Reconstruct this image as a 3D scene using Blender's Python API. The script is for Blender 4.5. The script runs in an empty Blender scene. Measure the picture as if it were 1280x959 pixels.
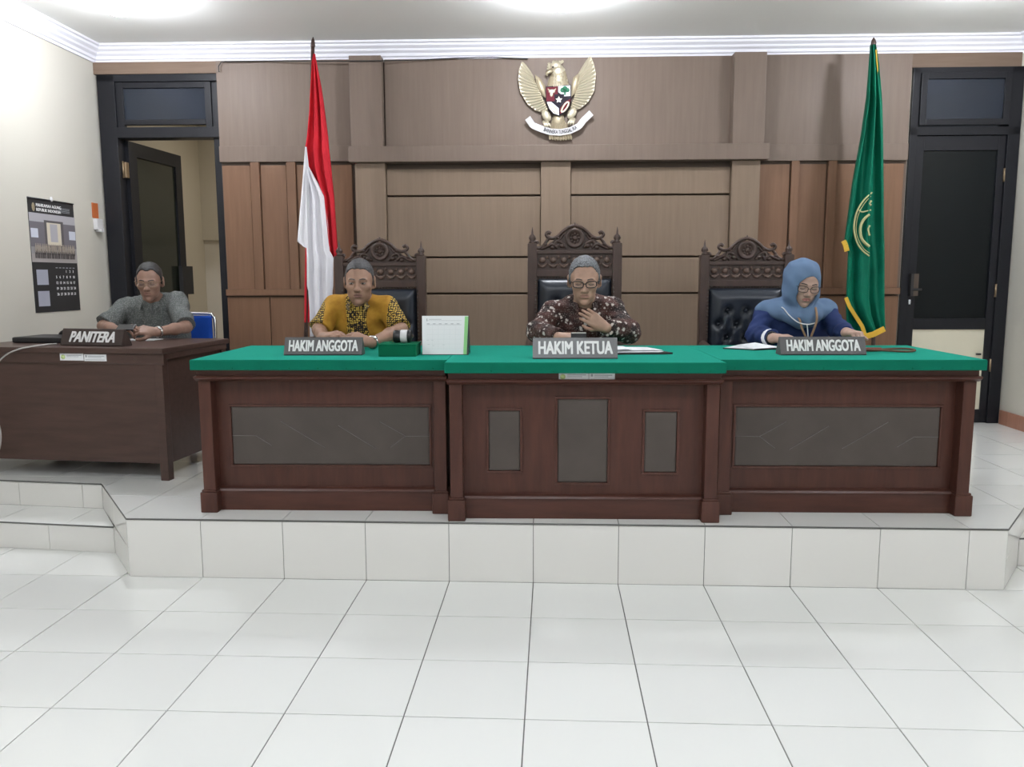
import bpy, bmesh, math, random
import numpy as np
from mathutils import Vector, Matrix
random.seed(7)
PI = math.pi
S = bpy.context.scene
C = S.collection

# ------------------------------------------------------------------ camera, world, exposure
CAM = (0.0858, -3.6827, 1.4345)
YAW, PITCH, ROLL, FPX = 0.049956, -0.129564, -0.002851, 1009.77
def cam_axes():
    cy, sy, cp, sp, cr, sr = math.cos(YAW), math.sin(YAW), math.cos(PITCH), math.sin(PITCH), math.cos(ROLL), math.sin(ROLL)
    f = Vector((-sy*cp, cy*cp, sp)); r = Vector((cy, sy, 0)); u = r.cross(f)
    return r*cr+u*sr, u*cr-r*sr, f
CR, CU, CF = cam_axes()
cd = bpy.data.cameras.new('camera'); cam = bpy.data.objects.new('camera', cd); C.objects.link(cam)
cd.sensor_width = 36; cd.lens = 36*FPX/1280; cd.clip_start = .05
cam.matrix_world = Matrix(((CR.x, CU.x, -CF.x, CAM[0]), (CR.y, CU.y, -CF.y, CAM[1]), (CR.z, CU.z, -CF.z, CAM[2]), (0, 0, 0, 1)))
S.camera = cam
w = bpy.data.worlds.new('world'); S.world = w; w.use_nodes = True
w.node_tree.nodes['Background'].inputs[0].default_value = (.6, .65, .75, 1)
w.node_tree.nodes['Background'].inputs[1].default_value = .05
S.view_settings.view_transform = 'Standard'; S.view_settings.look = 'None'
S.view_settings.gamma = 1; S.view_settings.use_curve_mapping = False
S.view_settings.exposure = 0.0
LAMP_E = 270.0
LAMP_ROWS = (1.54, -2.4, -6.3); LAMP_COLS = (-2.62, .14, 2.76)

# ------------------------------------------------------------------ frames and helpers
A = math.radians(1.1)                     # back wall and bench stand 1.1 degrees off the tile grid
H = .292                                  # dais height
OFF = {}
def rotz(v, a):
    c, s = math.cos(a), math.sin(a); return Vector((c*v[0]-s*v[1], s*v[0]+c*v[1], v[2]))
def at(px, py, y, a=A):
    """point of the sight line through a photo pixel at depth y of the (rotated) room frame"""
    d = CF + CR*((px-640)/FPX) + CU*((479.5-py)/FPX)
    o = rotz(CAM, -a); d = rotz(d, -a); t = (y-o.y)/d.y
    return o + d*t
class MB:
    def __init__(s): s.v = []; s.f = []; s.m = []; s.sm = []
    def add(s, vs, fs, m=0, smooth=False):
        o = len(s.v); s.v += [tuple(x) for x in vs]
        for f in fs: s.f.append([i+o for i in f]); s.m.append(m); s.sm.append(smooth)
        return s
    def box(s, x0, x1, y0, y1, z0, z1, m=0):
        vs = [(x, y, z) for z in (z0, z1) for y in (y0, y1) for x in (x0, x1)]
        return s.add(vs, [(0, 2, 3, 1), (4, 5, 7, 6), (0, 1, 5, 4), (2, 6, 7, 3), (0, 4, 6, 2), (1, 3, 7, 5)], m)
    def bbox(s, x0, x1, y0, y1, z0, z1, b=.004, m=0):
        """box with chamfered edges"""
        bm = bmesh.new(); r = bmesh.ops.create_cube(bm, size=1)
        for v in bm.verts: v.co = Vector(((x0+x1)/2+v.co.x*(x1-x0), (y0+y1)/2+v.co.y*(y1-y0), (z0+z1)/2+v.co.z*(z1-z0)))
        bmesh.ops.bevel(bm, geom=list(bm.edges), offset=b, segments=2, affect='EDGES', profile=.6)
        return s.frombm(bm, m)
    def frombm(s, bm, m=0, smooth=False):
        bm.verts.index_update()
        s.add([v.co[:] for v in bm.verts], [[v.index for v in f.verts] for f in bm.faces], m, smooth); bm.free(); return s
    def prism(s, poly, ax, a, b, m=0):
        """poly of 2D points extruded along axis ax from a to b"""
        def P(p, t):
            return (t, p[0], p[1]) if ax == 0 else ((p[0], t, p[1]) if ax == 1 else (p[0], p[1], t))
        n = len(poly); vs = [P(p, a) for p in poly]+[P(p, b) for p in poly]
        fs = [list(range(n)), list(range(2*n-1, n-1, -1))]+[(i, (i+n), (i+1) % n+n, (i+1) % n) for i in range(n)]
        return s.add(vs, fs, m)
    def tube(s, pts, r, n=8, m=0, closed=False, flat=1.0):
        pts = [Vector(p) for p in pts]; N = len(pts)
        rs = r if isinstance(r, (list, tuple)) else [r]*N
        vs = []; up = Vector((0, 0, 1)); prev = None
        for i, p in enumerate(pts):
            a = pts[(i-1) % N] if (closed or i > 0) else p
            b = pts[(i+1) % N] if (closed or i < N-1) else p
            t = (b-a).normalized() if (b-a).length > 1e-9 else Vector((0, 0, 1))
            if prev is None:
                x = t.cross(up if abs(t.z) < .9 else Vector((0, 1, 0))).normalized()
            else:
                x = (prev-t*prev.dot(t)); x = x.normalized() if x.length > 1e-6 else t.orthogonal().normalized()
            prev = x; y = t.cross(x)
            for k in range(n):
                th = 2*PI*k/n; vs.append(p+x*(math.cos(th)*rs[i])+y*(math.sin(th)*rs[i]*flat))
        fs = []
        for i in range(N if closed else N-1):
            j = (i+1) % N
            for k in range(n): fs.append((i*n+k, i*n+(k+1) % n, j*n+(k+1) % n, j*n+k))
        if not closed: fs += [list(range(n-1, -1, -1)), list(range((N-1)*n, N*n))]
        return s.add(vs, fs, m, True)
    def lathe(s, prof, c=(0, 0, 0), n=16, m=0, ax=2):
        vs = []; fs = []
        for (r, z) in prof:
            for k in range(n):
                th = 2*PI*k/n; x, y = r*math.cos(th), r*math.sin(th)
                q = (x, y, z) if ax == 2 else ((x, z, y) if ax == 1 else (z, x, y))
                vs.append((c[0]+q[0], c[1]+q[1], c[2]+q[2]))
        for i in range(len(prof)-1):
            for k in range(n): fs.append((i*n+k, i*n+(k+1) % n, (i+1)*n+(k+1) % n, (i+1)*n+k))
        fs += [list(range(n-1, -1, -1)), list(range((len(prof)-1)*n, len(prof)*n))]
        return s.add(vs, fs, m, True)
    def ell(s, c, r, n=12, m=0, R=None):
        vs = []; fs = []; h = max(4, n//2)
        for i in range(1, h):
            ph = PI*i/h
            for k in range(n):
                th = 2*PI*k/n; vs.append((math.sin(ph)*math.cos(th), math.sin(ph)*math.sin(th), math.cos(ph)))
        vs += [(0, 0, 1), (0, 0, -1)]; T = len(vs)-2
        for i in range(h-2):
            for k in range(n): fs.append((i*n+k, (i+1)*n+k, (i+1)*n+(k+1) % n, i*n+(k+1) % n))
        for k in range(n):
            fs.append((T, k, (k+1) % n)); fs.append((T+1, (h-2)*n+(k+1) % n, (h-2)*n+k))
        r = (r, r, r) if not isinstance(r, (tuple, list)) else r
        out = []
        for v in vs:
            q = Vector((v[0]*r[0], v[1]*r[1], v[2]*r[2]))
            if R is not None: q = R @ q
            out.append(q+Vector(c))
        return s.add(out, fs, m, True)
    def build(s, name, mats, parent=None, base=None, a=A, kind=None):
        b = Vector(base) if base is not None else (OFF[parent.name] if parent is not None else Vector((0, 0, 0)))
        me = bpy.data.meshes.new(name)
        me.from_pydata([(x-b.x, y-b.y, z-b.z) for x, y, z in s.v], [], s.f)
        if not isinstance(mats, (list, tuple)): mats = [mats]
        for m in mats: me.materials.append(m)
        me.polygons.foreach_set('material_index', s.m); me.polygons.foreach_set('use_smooth', s.sm); me.update()
        o = bpy.data.objects.new(name, me); C.objects.link(o)
        if parent is not None: o.parent = parent
        else: o.location = rotz(b, a); o.rotation_euler = (0, 0, a)
        OFF[o.name] = b
        if kind: o['kind'] = kind
        return o
def tag(o, label, cat, group=None):
    o['label'] = label; o['category'] = cat
    if group: o['group'] = group
    return o
def thing(name, label, cat, base, a=A, group=None):
    o = bpy.data.objects.new(name, None); C.objects.link(o); o.empty_display_size = .05
    o.location = rotz(base, a); o.rotation_euler = (0, 0, a); OFF[o.name] = Vector(base)
    return tag(o, label, cat, group)
def struct(mb, name, mats, a=A, base=(0, 0, 0)): return mb.build(name, mats, None, base, a, 'structure')
def text_geo(txt, size, depth=.002, bold=.0, xs=1.0, shear=0.0):
    cu = bpy.data.curves.new('txt', 'FONT'); cu.body = txt; cu.size = size; cu.extrude = depth
    cu.align_x = 'CENTER'; cu.align_y = 'CENTER'; cu.shear = shear; cu.resolution_u = 3
    o = bpy.data.objects.new('txt', cu); C.objects.link(o)
    dg = bpy.context.evaluated_depsgraph_get(); me = bpy.data.meshes.new_from_object(o.evaluated_get(dg))
    vs = [(v.co.x*xs, v.co.y, v.co.z) for v in me.vertices]; fs = [list(p.vertices) for p in me.polygons]
    if bold:      # heavier strokes: the outline laid down a few times, a hair apart
        v0, f0 = vs, fs; vs, fs = [], []
        for k, (dx, dy) in enumerate(((-1, -.5), (-1, .5), (1, -.5), (1, .5), (0, 0))):
            o_ = len(vs); vs = vs+[(x+dx*bold, y+dy*bold, z+k*.00006) for x, y, z in v0]; fs = fs+[[i+o_ for i in f] for f in f0]
    bpy.data.objects.remove(o); bpy.data.curves.remove(cu); bpy.data.meshes.remove(me)
    return vs, fs

# ------------------------------------------------------------------ materials
def srgb(r, g, b): return tuple(((c/255)/12.92 if c/255 <= .04045 else ((c/255+.055)/1.055)**2.4) for c in (r, g, b))
def mat(name, col, rough=.5, metal=0, spec=.5, emit=None, es=0, coat=0):
    m = bpy.data.materials.new(name); m.use_nodes = True; b = m.node_tree.nodes['Principled BSDF']
    b.inputs['Base Color'].default_value = (*col, 1); b.inputs['Roughness'].default_value = rough
    b.inputs['Metallic'].default_value = metal; b.inputs['Specular IOR Level'].default_value = spec
    b.inputs['Coat Weight'].default_value = coat
    if emit: b.inputs['Emission Color'].default_value = (*emit, 1); b.inputs['Emission Strength'].default_value = es
    return m
def nodes(m): return m.node_tree.nodes, m.node_tree.links, m.node_tree.nodes['Principled BSDF']
def coords(m, scale=(1, 1, 1), obj=True):
    n, l, b = nodes(m); tc = n.new('ShaderNodeTexCoord'); mp = n.new('ShaderNodeMapping'); mp.inputs['Scale'].default_value = scale
    l.new(tc.outputs['Object'], mp.inputs[0]); return mp.outputs[0]
def noise(m, vec, scale, detail=3, rough=.55):
    n, l, b = nodes(m); t = n.new('ShaderNodeTexNoise'); t.inputs['Scale'].default_value = scale; t.inputs['Detail'].default_value = detail
    t.inputs['Roughness'].default_value = rough
    l.new(vec, t.inputs['Vector']); return t.outputs['Fac']
def ramp(m, fac, stops):
    n, l, b = nodes(m); r = n.new('ShaderNodeValToRGB'); e = r.color_ramp.elements
    while len(e) < len(stops): e.new(.5)
    for el, (p, c) in zip(e, stops): el.position = p; el.color = (*c, 1)
    l.new(fac, r.inputs[0]); return r.outputs[0]
def bump(m, fac, strength=.2, dist=.01):
    n, l, b = nodes(m); bp = n.new('ShaderNodeBump'); bp.inputs['Strength'].default_value = strength; bp.inputs['Distance'].default_value = dist
    l.new(fac, bp.inputs['Height']); l.new(bp.outputs[0], b.inputs['Normal'])
def mixc(m, fac, c1, c2):
    n, l, b = nodes(m); x = n.new('ShaderNodeMix'); x.data_type = 'RGBA'
    for i, c in ((6, c1), (7, c2)):
        if hasattr(c, 'type'): l.new(c, x.inputs[i])
        else: x.inputs[i].default_value = (*c, 1)
    l.new(fac, x.inputs[0]); return x.outputs[2]
def setcol(m, sock): n, l, b = nodes(m); l.new(sock, b.inputs['Base Color'])
def wood(name, c1, c2, scale=(14, 14, .8), rough=.4, bumpk=.03, vary=.12, coat=0, spec=.4):
    m = mat(name, c1, rough, coat=coat, spec=spec); v = coords(m, scale)
    n, l, b = nodes(m)
    f = noise(m, v, 3.0, 5, .6); col = ramp(m, f, [(.3, c1), (.7, c2)])
    oi = n.new('ShaderNodeObjectInfo'); hs = n.new('ShaderNodeHueSaturation'); mr = n.new('ShaderNodeMapRange')
    mr.inputs['To Min'].default_value = 1-vary; mr.inputs['To Max'].default_value = 1+vary
    l.new(oi.outputs['Random'], mr.inputs[0]); l.new(mr.outputs[0], hs.inputs['Value']); l.new(col, hs.inputs['Color'])
    setcol(m, hs.outputs[0]); bump(m, f, bumpk, .005); return m
def fabric(name, c, rough=.85, scale=350, k=.15, var=.12):
    m = mat(name, c, rough, spec=.12); v = coords(m)
    f = noise(m, v, scale, 2); g = noise(m, v, 6, 3)
    setcol(m, ramp(m, g, [(.3, tuple(x*(1-var) for x in c)), (.7, tuple(min(1, x*(1+var)) for x in c))])); bump(m, f, k, .002); return m
M = {}
M['tile'] = mat('white_tile', (.80, .815, .80), .10, spec=.5)
def _tile(m):
    n, l, b = nodes(m); oi = n.new('ShaderNodeObjectInfo')
    c = ramp(m, oi.outputs['Random'], [(0, (.84, .85, .83)), (1, (.88, .89, .87))]); setcol(m, c)
    v = coords(m); f = noise(m, v, 2.2, 2); bump(m, f, .006, .02)
_tile(M['tile'])
M['riser'] = mat('cream_tile', (.77, .76, .73), .07)
M['grout'] = mat('grout', (.16, .16, .15), .9)
M['nosing'] = mat('dark_nosing', (.12, .12, .115), .5)
M['wall'] = mat('cream_paint', (.595, .57, .50), .7)
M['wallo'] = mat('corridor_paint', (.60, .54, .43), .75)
M['wallo_lit'] = mat('corridor_paint_lit', (.68, .62, .52), .7)  # brighter light low on the corridor end wall, put into the colour
M['ceil'] = mat('ceiling_paint', (.92, .92, .89), .85)
M['crown'] = mat('white_plaster', (.87, .87, .93), .5)
M['panel'] = wood('laminate_taupe', (.205, .148, .104), (.232, .170, .121), rough=.45, vary=.04, spec=.25)
M['panel2'] = wood('laminate_brown', (.165, .089, .053), (.200, .111, .067), rough=.42, vary=.05, spec=.25)
M['panelu'] = wood('laminate_upper', (.172, .130, .104), (.195, .148, .119), rough=.46, vary=.03, spec=.22)
M['groove'] = mat('panel_groove', (.11, .08, .062), .8)
M['bench'] = wood('mahogany', (.055, .020, .014), (.088, .034, .024), (9, 9, 1.2), .36, .03, .06, spec=.3)
M['bench_h'] = wood('mahogany_long', (.055, .020, .014), (.088, .034, .024), (1.2, 9, 9), .34, .03, .06, spec=.3)
M['desk'] = wood('dark_desk', (.055, .030, .024), (.080, .045, .036), (1.2, 9, 9), .35, .03, .05)
M['pad'] = fabric('grey_vinyl', (.085, .072, .064), .5, 200, .1, .08)
M['felt'] = fabric('green_felt', (.003, .135, .080), .95, 500, .2, .06)
_b = M['felt'].node_tree.nodes['Principled BSDF']; _b.inputs['Sheen Weight'].default_value = .5; _b.inputs['Sheen Roughness'].default_value = .45; _b.inputs['Sheen Tint'].default_value = (.06, 1, .80, 1)
M['felt2'] = fabric('dark_green_felt', (.003, .125, .060), .95, 500, .2, .05)
M['door'] = mat('black_frame', (.013, .0135, .017), .4, spec=.25)
M['glass'] = mat('dark_glass', (.006, .008, .009), .10, spec=.22)
M['glassb'] = mat('bluish_glass', (.016, .022, .034), .12, spec=.35)
M['glass2'] = mat('smoked_glass', (.022, .026, .020), .15, spec=.5)
M['creamdoor'] = mat('cream_panel', (.68, .64, .50), .5)
M['carve'] = wood('carved_wood', (.050, .030, .024), (.075, .045, .036), (9, 9, 2), .38, .05, .05)
M['carve_l'] = wood('carved_wood_light', (.10, .065, .05), (.15, .095, .075), (9, 9, 2), .42, .05, .05)
M['leather'] = mat('blue_black_leather', (.018, .023, .033), .32)
M['nail'] = mat('antique_nail', (.10, .09, .08), .3, .8)
M['plate'] = mat('grey_plate', (.085, .080, .082), .45)
M['plate_l'] = mat('light_grey_plate', (.14, .14, .145), .4)
M['plate_d'] = wood('brown_plate', (.045, .03, .027), (.06, .042, .038), rough=.4, vary=0)
M['white'] = mat('white_letter', (.83, .83, .83), .5)
M['paper'] = mat('paper', (.80, .82, .84), .7)
M['ink'] = mat('grey_ink', (.35, .37, .40), .8)
M['black'] = mat('black_plastic', (.012, .012, .014), .35)
M['blackm'] = mat('black_matt', (.02, .019, .020), .7)
M['chrome'] = mat('chrome', (.75, .76, .78), .15, 1)
M['steel'] = mat('steel', (.62, .62, .60), .25, 1)
M['brass'] = mat('old_brass', (.30, .22, .14), .4, .8)
M['blue'] = fabric('blue_vinyl', (.012, .060, .33), .5, 200, .1)
M['red'] = fabric('red_cloth', (.62, .030, .045), .8)
M['whitecl'] = fabric('white_cloth', (.88, .87, .91), .8, var=.04)
M['green'] = fabric('green_satin', (.004, .135, .078), .5, var=.15)
M['fringe'] = fabric('gold_fringe', (.62, .38, .05), .6)
M['goldthread'] = mat('gold_thread', (.42, .42, .20), .5)
M['gold'] = mat('pale_gold', (.58, .52, .39), .33, .55)
M['golddk'] = mat('dull_gold', (.36, .30, .20), .42, .4)
M['redp'] = mat('dark_red_paint', (.13, .015, .025), .6, spec=.15)
M['blackp'] = mat('black_paint', (.018, .014, .022), .6, spec=.15)
M['greenp'] = mat('green_paint', (.02, .16, .08), .5)
M['whitep'] = mat('white_paint', (.68, .67, .68), .5, spec=.3)
M['lime'] = mat('lime_print', (.25, .58, .22), .6)
M['limeb'] = mat('pale_lime_print', (.55, .68, .30), .6)
M['orange'] = mat('orange_card', (.55, .15, .045), .6)
M['cable'] = mat('grey_cable', (.45, .44, .42), .5)
M['cord'] = fabric('brown_cord', (.16, .09, .06), .8)
M['lamp'] = mat('lamp_diffuser', (.9, .9, .92), .5, emit=(.90, .93, 1.0), es=LAMP_E)
M['lampring'] = mat('lamp_ring', (.85, .85, .86), .4)
M['exitg'] = mat('exit_green', (.02, .17, .07), .5)
M['base'] = wood('baseboard_brown', (.32, .15, .10), (.40, .20, .14), rough=.4)
M['strip'] = wood('head_strip', (.17, .118, .085), (.205, .146, .108), (.8, 14, 14), .5, spec=.2)

# ------------------------------------------------------------------ room shell (world frame)
XL, XR, ZC, YB = -3.45, 3.60, 3.21, -9.2
fl = MB(); fl.box(XL-.1, XR+.1, YB-.1, 1.0, -.06, -.004)
floor = struct(fl, 'floor', M['grout'], 0)
def tile_mesh(name, sx, sy, sz, mt):
    b = MB(); b.box(-sx/2, sx/2, -sy/2, sy/2, -sz, 0)
    me = bpy.data.meshes.new(name); me.from_pydata(b.v, [], b.f); me.materials.append(mt); return me
tm = tile_mesh('floor_tile', .3955, .3955, .02, M['tile'])
for j in range(-12, 1):
    for i in range(-9, 9):
        if j == 0 and -5 < i < 5: continue
        x0, x1 = max(XL, i*.4), min(XR, i*.4+.4)
        if x1-x0 < .39:
            b = MB(); b.box(x0+.002, x1-.002, j*.4+.002, j*.4+.398, -.02, 0); b.build('tile', M['tile'], floor, (0, 0, 0)); continue
        o = bpy.data.objects.new('tile', tm); C.objects.link(o); o.parent = floor
        o.location = (i*.4+.2, j*.4+.2, random.uniform(-.0004, .0004)); o.rotation_euler = (random.uniform(-.0008, .0008), random.uniform(-.0008, .0008), 0)
b = MB()
for j in range(-23, -12):
    for i in range(-9, 9):
        b.box(max(XL, i*.4)+.002, min(XR, i*.4+.4)-.002, j*.4+.002, j*.4+.398, -.02, 0)
o = b.build('rear_tiles', M['tile'], floor, (0, 0, 0)); o['kind'] = 'stuff'

# --- dais with its steps
PA = [(-1.963, 0.0), (2.171, 0.0), (2.655, .646), (-2.452, .646)]
PB = [(-2.452, .646), (2.655, .646), (XR, .66), (XR, 2.86), (XL, 2.72), (XL, .745)]
d = MB()
ins = .006
d.prism([(-1.963+ins, ins), (2.171-ins, ins), (2.655-ins, .646+ins), (-2.452+ins, .646+ins)], 2, 0, H-.006)
d.prism([(-2.452, .646+ins), (2.655, .646+ins), (XR, .66+ins), (XR, 2.9), (XL, 2.9), (XL, .745+ins)], 2, 0, H-.006)
d.prism([(-2.215+ins, .325+ins), (-2.452, .66), (XL, .76), (XL, .445+ins)], 2, 0, .140)
d.prism([(2.412-ins, .325+ins), (XR, .34+ins), (XR, .7), (2.655, .66)], 2, 0, .140)
dais = struct(d, 'dais', M['grout'], 0)
def clip(poly, conv):
    n = len(conv)
    for i in range(n):
        (ax, ay), (bx, by) = conv[i], conv[(i+1) % n]; out = []
        def sd(p): return (bx-ax)*(p[1]-ay)-(by-ay)*(p[0]-ax)
        for k in range(len(poly)):
            p, q = poly[k], poly[(k+1) % len(poly)]; sp, sq = sd(p), sd(q)
            if sp >= 0: out.append(p)
            if sp*sq < 0: t = sp/(sp-sq); out.append((p[0]+(q[0]-p[0])*t, p[1]+(q[1]-p[1])*t))
        poly = out
        if not poly: return []
    return poly
def area(p): return .5*abs(sum(p[i][0]*p[(i+1) % len(p)][1]-p[(i+1) % len(p)][0]*p[i][1] for i in range(len(p))))
tm2 = tile_mesh('dais_tile', .3955, .3955, .012, M['tile'])
for j in range(0, 7):
    for i in range(-9, 9):
        q = [(i*.4+.002, j*.4+.002), (i*.4+.398, j*.4+.002), (i*.4+.398, j*.4+.398), (i*.4+.002, j*.4+.398)]
        ps = [p for p in (clip(q, PA), clip(q, PB)) if len(p) > 2 and area(p) > 1e-4]
        if not ps: continue
        if sum(map(area, ps)) > .1563:
            o = bpy.data.objects.new('tile', tm2); C.objects.link(o); o.parent = dais
            o.location = (i*.4+.2, j*.4+.2, H+random.uniform(-.0003, .0003)); o.rotation_euler = (random.uniform(-.001, .001), random.uniform(-.001, .001), 0); continue
        b = MB()
        for p in ps: b.prism(p, 2, H-.012, H)
        b.build('tile', M['tile'], dais, (0, 0, 0))
def riser(p, q, z0, z1, cuts, outward=.0):
    """upright tiles along the line p-q, split at the lengths in cuts"""
    p, q = Vector((*p, 0)), Vector((*q, 0)); L = (q-p).length; t = (q-p)/L; n = Vector((t.y, -t.x, 0))
    cs = [0]+[c for c in cuts if .02 < c < L-.02]+[L]
    for a_, b_ in zip(cs, cs[1:]):
        m_ = MB(); pts = [p+t*(a_+.0015), p+t*(b_-.0015)]; 
        poly = [(pts[0].x, pts[0].y), (pts[1].x, pts[1].y), (pts[1].x-n.x*.008, pts[1].y-n.y*.008), (pts[0].x-n.x*.008, pts[0].y-n.y*.008)]
        m_.prism(poly, 2, z0+.001, z1-.002); m_.build('riser_tile', M['riser'], dais, (0, 0, 0))
riser((-1.963, 0), (2.171, 0), 0, H-.007, [i*.4+1.963 for i in range(-4, 6)])
riser((-2.452, .646), (-1.963, 0), .146, H-.007, [.4]); riser((-2.215, .325), (-1.963, 0), 0, .146, [])
riser((2.171, 0), (2.655, .646), .146, H-.007, [.4]); riser((2.171, 0), (2.412, .325), 0, .146, [])
riser((XL, .745), (-2.452, .646), .146, H-.007, [.14+.4*k-.06 for k in range(0, 3)])
riser((XL, .445), (-2.215, .325), 0, .139, [.06+.4*k for k in range(0, 4)])
riser((2.655, .646), (XR, .66), .146, H-.007, [.3, .7]); riser((2.412, .325), (XR, .34), 0, .139, [.35, .75])
for poly in ([(-2.215, .325), (-2.452, .646), (XL, .745), (XL, .445)], [(2.412, .325), (XR, .34), (XR, .66), (2.655, .646)]):
    x0 = min(p[0] for p in poly); x1 = max(p[0] for p in poly); k = x0
    ccw = poly if poly[0][0] > 0 else poly[::-1]
    if sum((ccw[i][0]*ccw[(i+1) % 4][1]-ccw[(i+1) % 4][0]*ccw[i][1]) for i in range(4)) < 0: ccw = ccw[::-1]
    for i in range(-9, 10):
        p = clip([(i*.4-.098, 0), (i*.4+.298, 0), (i*.4+.298, 1), (i*.4-.098, 1)], ccw)
        if len(p) > 2 and area(p) > .002: b = MB(); b.prism(p, 2, .135, .146); b.build('tile', M['tile'], dais, (0, 0, 0))
nb = MB()
def strip(pts, z):
    for p, q in zip(pts, pts[1:]): nb.tube([(p[0], p[1], z), (q[0], q[1], z)], .0045, 6)
strip([(XL, .745), (-2.452, .646), (-1.963, -.001), (2.171, -.001), (2.655, .646), (XR, .66)], H-.004)
strip([(XL, .445), (-2.215, .325)], .142); strip([(2.412, .325), (XR, .34)], .142)
nb.build('nosing', M['nosing'], dais, (0, 0, 0))

# --- walls and ceiling
b = MB(); b.box(XL-.12, XL, YB, 2.72, 0, ZC+.05); struct(b, 'wall_left', M['wall'], 0)
b = MB(); b.box(XR, XR+.12, YB, 2.86, 0, ZC+.05); struct(b, 'wall_right', M['wall'], 0)
b = MB(); b.box(XL-.12, XR+.12, YB-.12, YB, 0, ZC+.05); struct(b, 'wall_front', M['wall'], 0)
b = MB(); b.box(XL-.12, XR+.12, YB-.12, 3.0, ZC, ZC+.08); struct(b, 'ceiling', M['ceil'], 0)
YW = 2.72
b = MB()
b.box(-2.44, 2.83, YW, YW+.12, 0, ZC+.05); b.box(-3.6, -2.44, YW, YW+.12, 3.0, ZC+.05); b.box(2.83, 3.75, YW, YW+.12, 2.99, ZC+.05)
b.box(-3.6, -3.345, YW+.02, YW+.12, 0, 3.0); b.box(3.59, 3.75, YW+.02, YW+.12, 0, 3.0)
wall = struct(b, 'wall_back', M['wall'])
CP = [(0, 0), (-.10, 0), (-.10, -.014), (-.082, -.02), (-.078, -.034), (-.055, -.05), (-.050, -.064), (-.030, -.078), (-.026, -.098), (-.014, -.104), (-.012, -.122), (0, -.122)]
b = MB(); b.prism([(YW+y, ZC+z) for y, z in CP], 0, -3.6, 3.75); struct(b, 'trim_1', M['crown'])
b = MB(); b.prism([(XL-y, ZC+z) for y, z in CP], 1, YB, 2.72); struct(b, 'trim_2', M['crown'], 0)
b = MB(); b.prism([(XR+y, ZC+z) for y, z in CP], 1, YB, 2.86); struct(b, 'trim_3', M['crown'], 0)
b = MB(); b.bbox(-3.40, -2.40, YW-.03, YW+.02, 3.0, 3.09); struct(b, 'trim_4', M['strip'])
b = MB(); b.bbox(2.77, 3.62, YW-.03, YW+.02, 2.985, 3.09); struct(b, 'trim_5', M['strip'])
b = MB(); b.bbox(XR-.018, XR, .70, 2.74, H, H+.11, .003); struct(b, 'baseboard_right', M['base'], 0)

# --- panelling, each board its own piece on the back wall
def brd(name, x0, x1, z0, z1, y, mt, t=.03, bev=.003):
    m_ = MB(); m_.bbox(x0, x1, y, y+t, z0, z1, bev); return m_.build(name, M[mt], wall, (0, 0, 0))
b = MB(); b.box(-2.42, 2.80, 2.655, YW, H, 3.06); b.build('backing', M['groove'], wall, (0, 0, 0))
# side wings: upper board, rail, uprights, lower rail, lower boards
for s, xs in ((-1, [(-2.41, -2.195), (-2.115, -1.915), (-1.835, -1.405)]), (1, [(1.70, 1.925), (1.995, 2.20), (2.275, 2.775)])):
    X0, X1 = (-2.42, -1.40) if s < 0 else (1.69, 2.79)
    zr = (2.325, 2.445) if s < 0 else (2.305, 2.425)
    brd('panel', X0, X1, zr[1], 3.075, 2.63, 'panelu', .025); brd('rail', X0, X1, zr[0], zr[1], 2.615, 'panelu', .04)
    zl = (1.305, 1.355)
    edges = [X0]+[v for x in xs for v in x]+[X1]
    for x0, x1 in xs: brd('panel', x0, x1, zl[1], zr[0]-.022, 2.638, 'panel2', .02)
    for a0, a1 in zip([xs[0][1], xs[1][1]], [xs[1][0], xs[2][0]]): brd('upright', a0+.008, a1-.003, zl[1], zr[0], 2.618, 'panel2', .037)
    brd('rail', X0, X1, zl[0], zl[1], 2.615, 'panel2', .04)
    n = 3; wd = (X1-X0)/n
    for k in range(n): brd('panel', X0+k*wd+.003, X0+(k+1)*wd-.003, H+.002, zl[0]-.012, 2.632, 'panel2', .023)
brd('panel', -1.135, 1.475, 2.42, 3.07, 2.625, 'panelu', .03)
brd('pilaster', -1.385, -1.145, 2.42, 3.08, 2.545, 'panelu', .11, .004); brd('pilaster', 1.465, 1.70, 2.41, 3.075, 2.545, 'panelu', .11, .004)
brd('beam', -1.40, 1.735, 2.305, 2.42, 2.515, 'panelu', .14, .004)
for x0, x1 in ((-1.365, -1.135), (.045, .27), (1.475, 1.685)): brd('pilaster', x0, x1, H+.002, 2.304, 2.565, 'panel', .09, .004)
for x0, x1 in ((-1.134, .044), (.271, 1.474)):
    for z0, z1 in ((2.066, 2.262), (1.602, 2.053), (1.324, 1.589), (.82, 1.311), (H+.002, .808)):
        brd('panel', x0+.002, x1-.002, z0, z1, 2.60, 'panel', .055, .006)
# loose cable along the top of the panelling
pts = [at(274, 90, 2.60), at(273, 83, 2.60), at(277, 77, 2.605), at(330, 76.5, 2.605), at(440, 76.3, 2.53), at(480, 76, 2.53), at(520, 75, 2.59), at(575, 72.5, 2.6), at(615, 71.5, 2.6), at(660, 73.5, 2.6)]
b = MB(); b.tube(pts, .004, 6); o = b.build('cable', M['blackm'], None, pts[0]); tag(o, 'thin dark cable running loose along the top of the wood panelling', 'cable')

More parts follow.
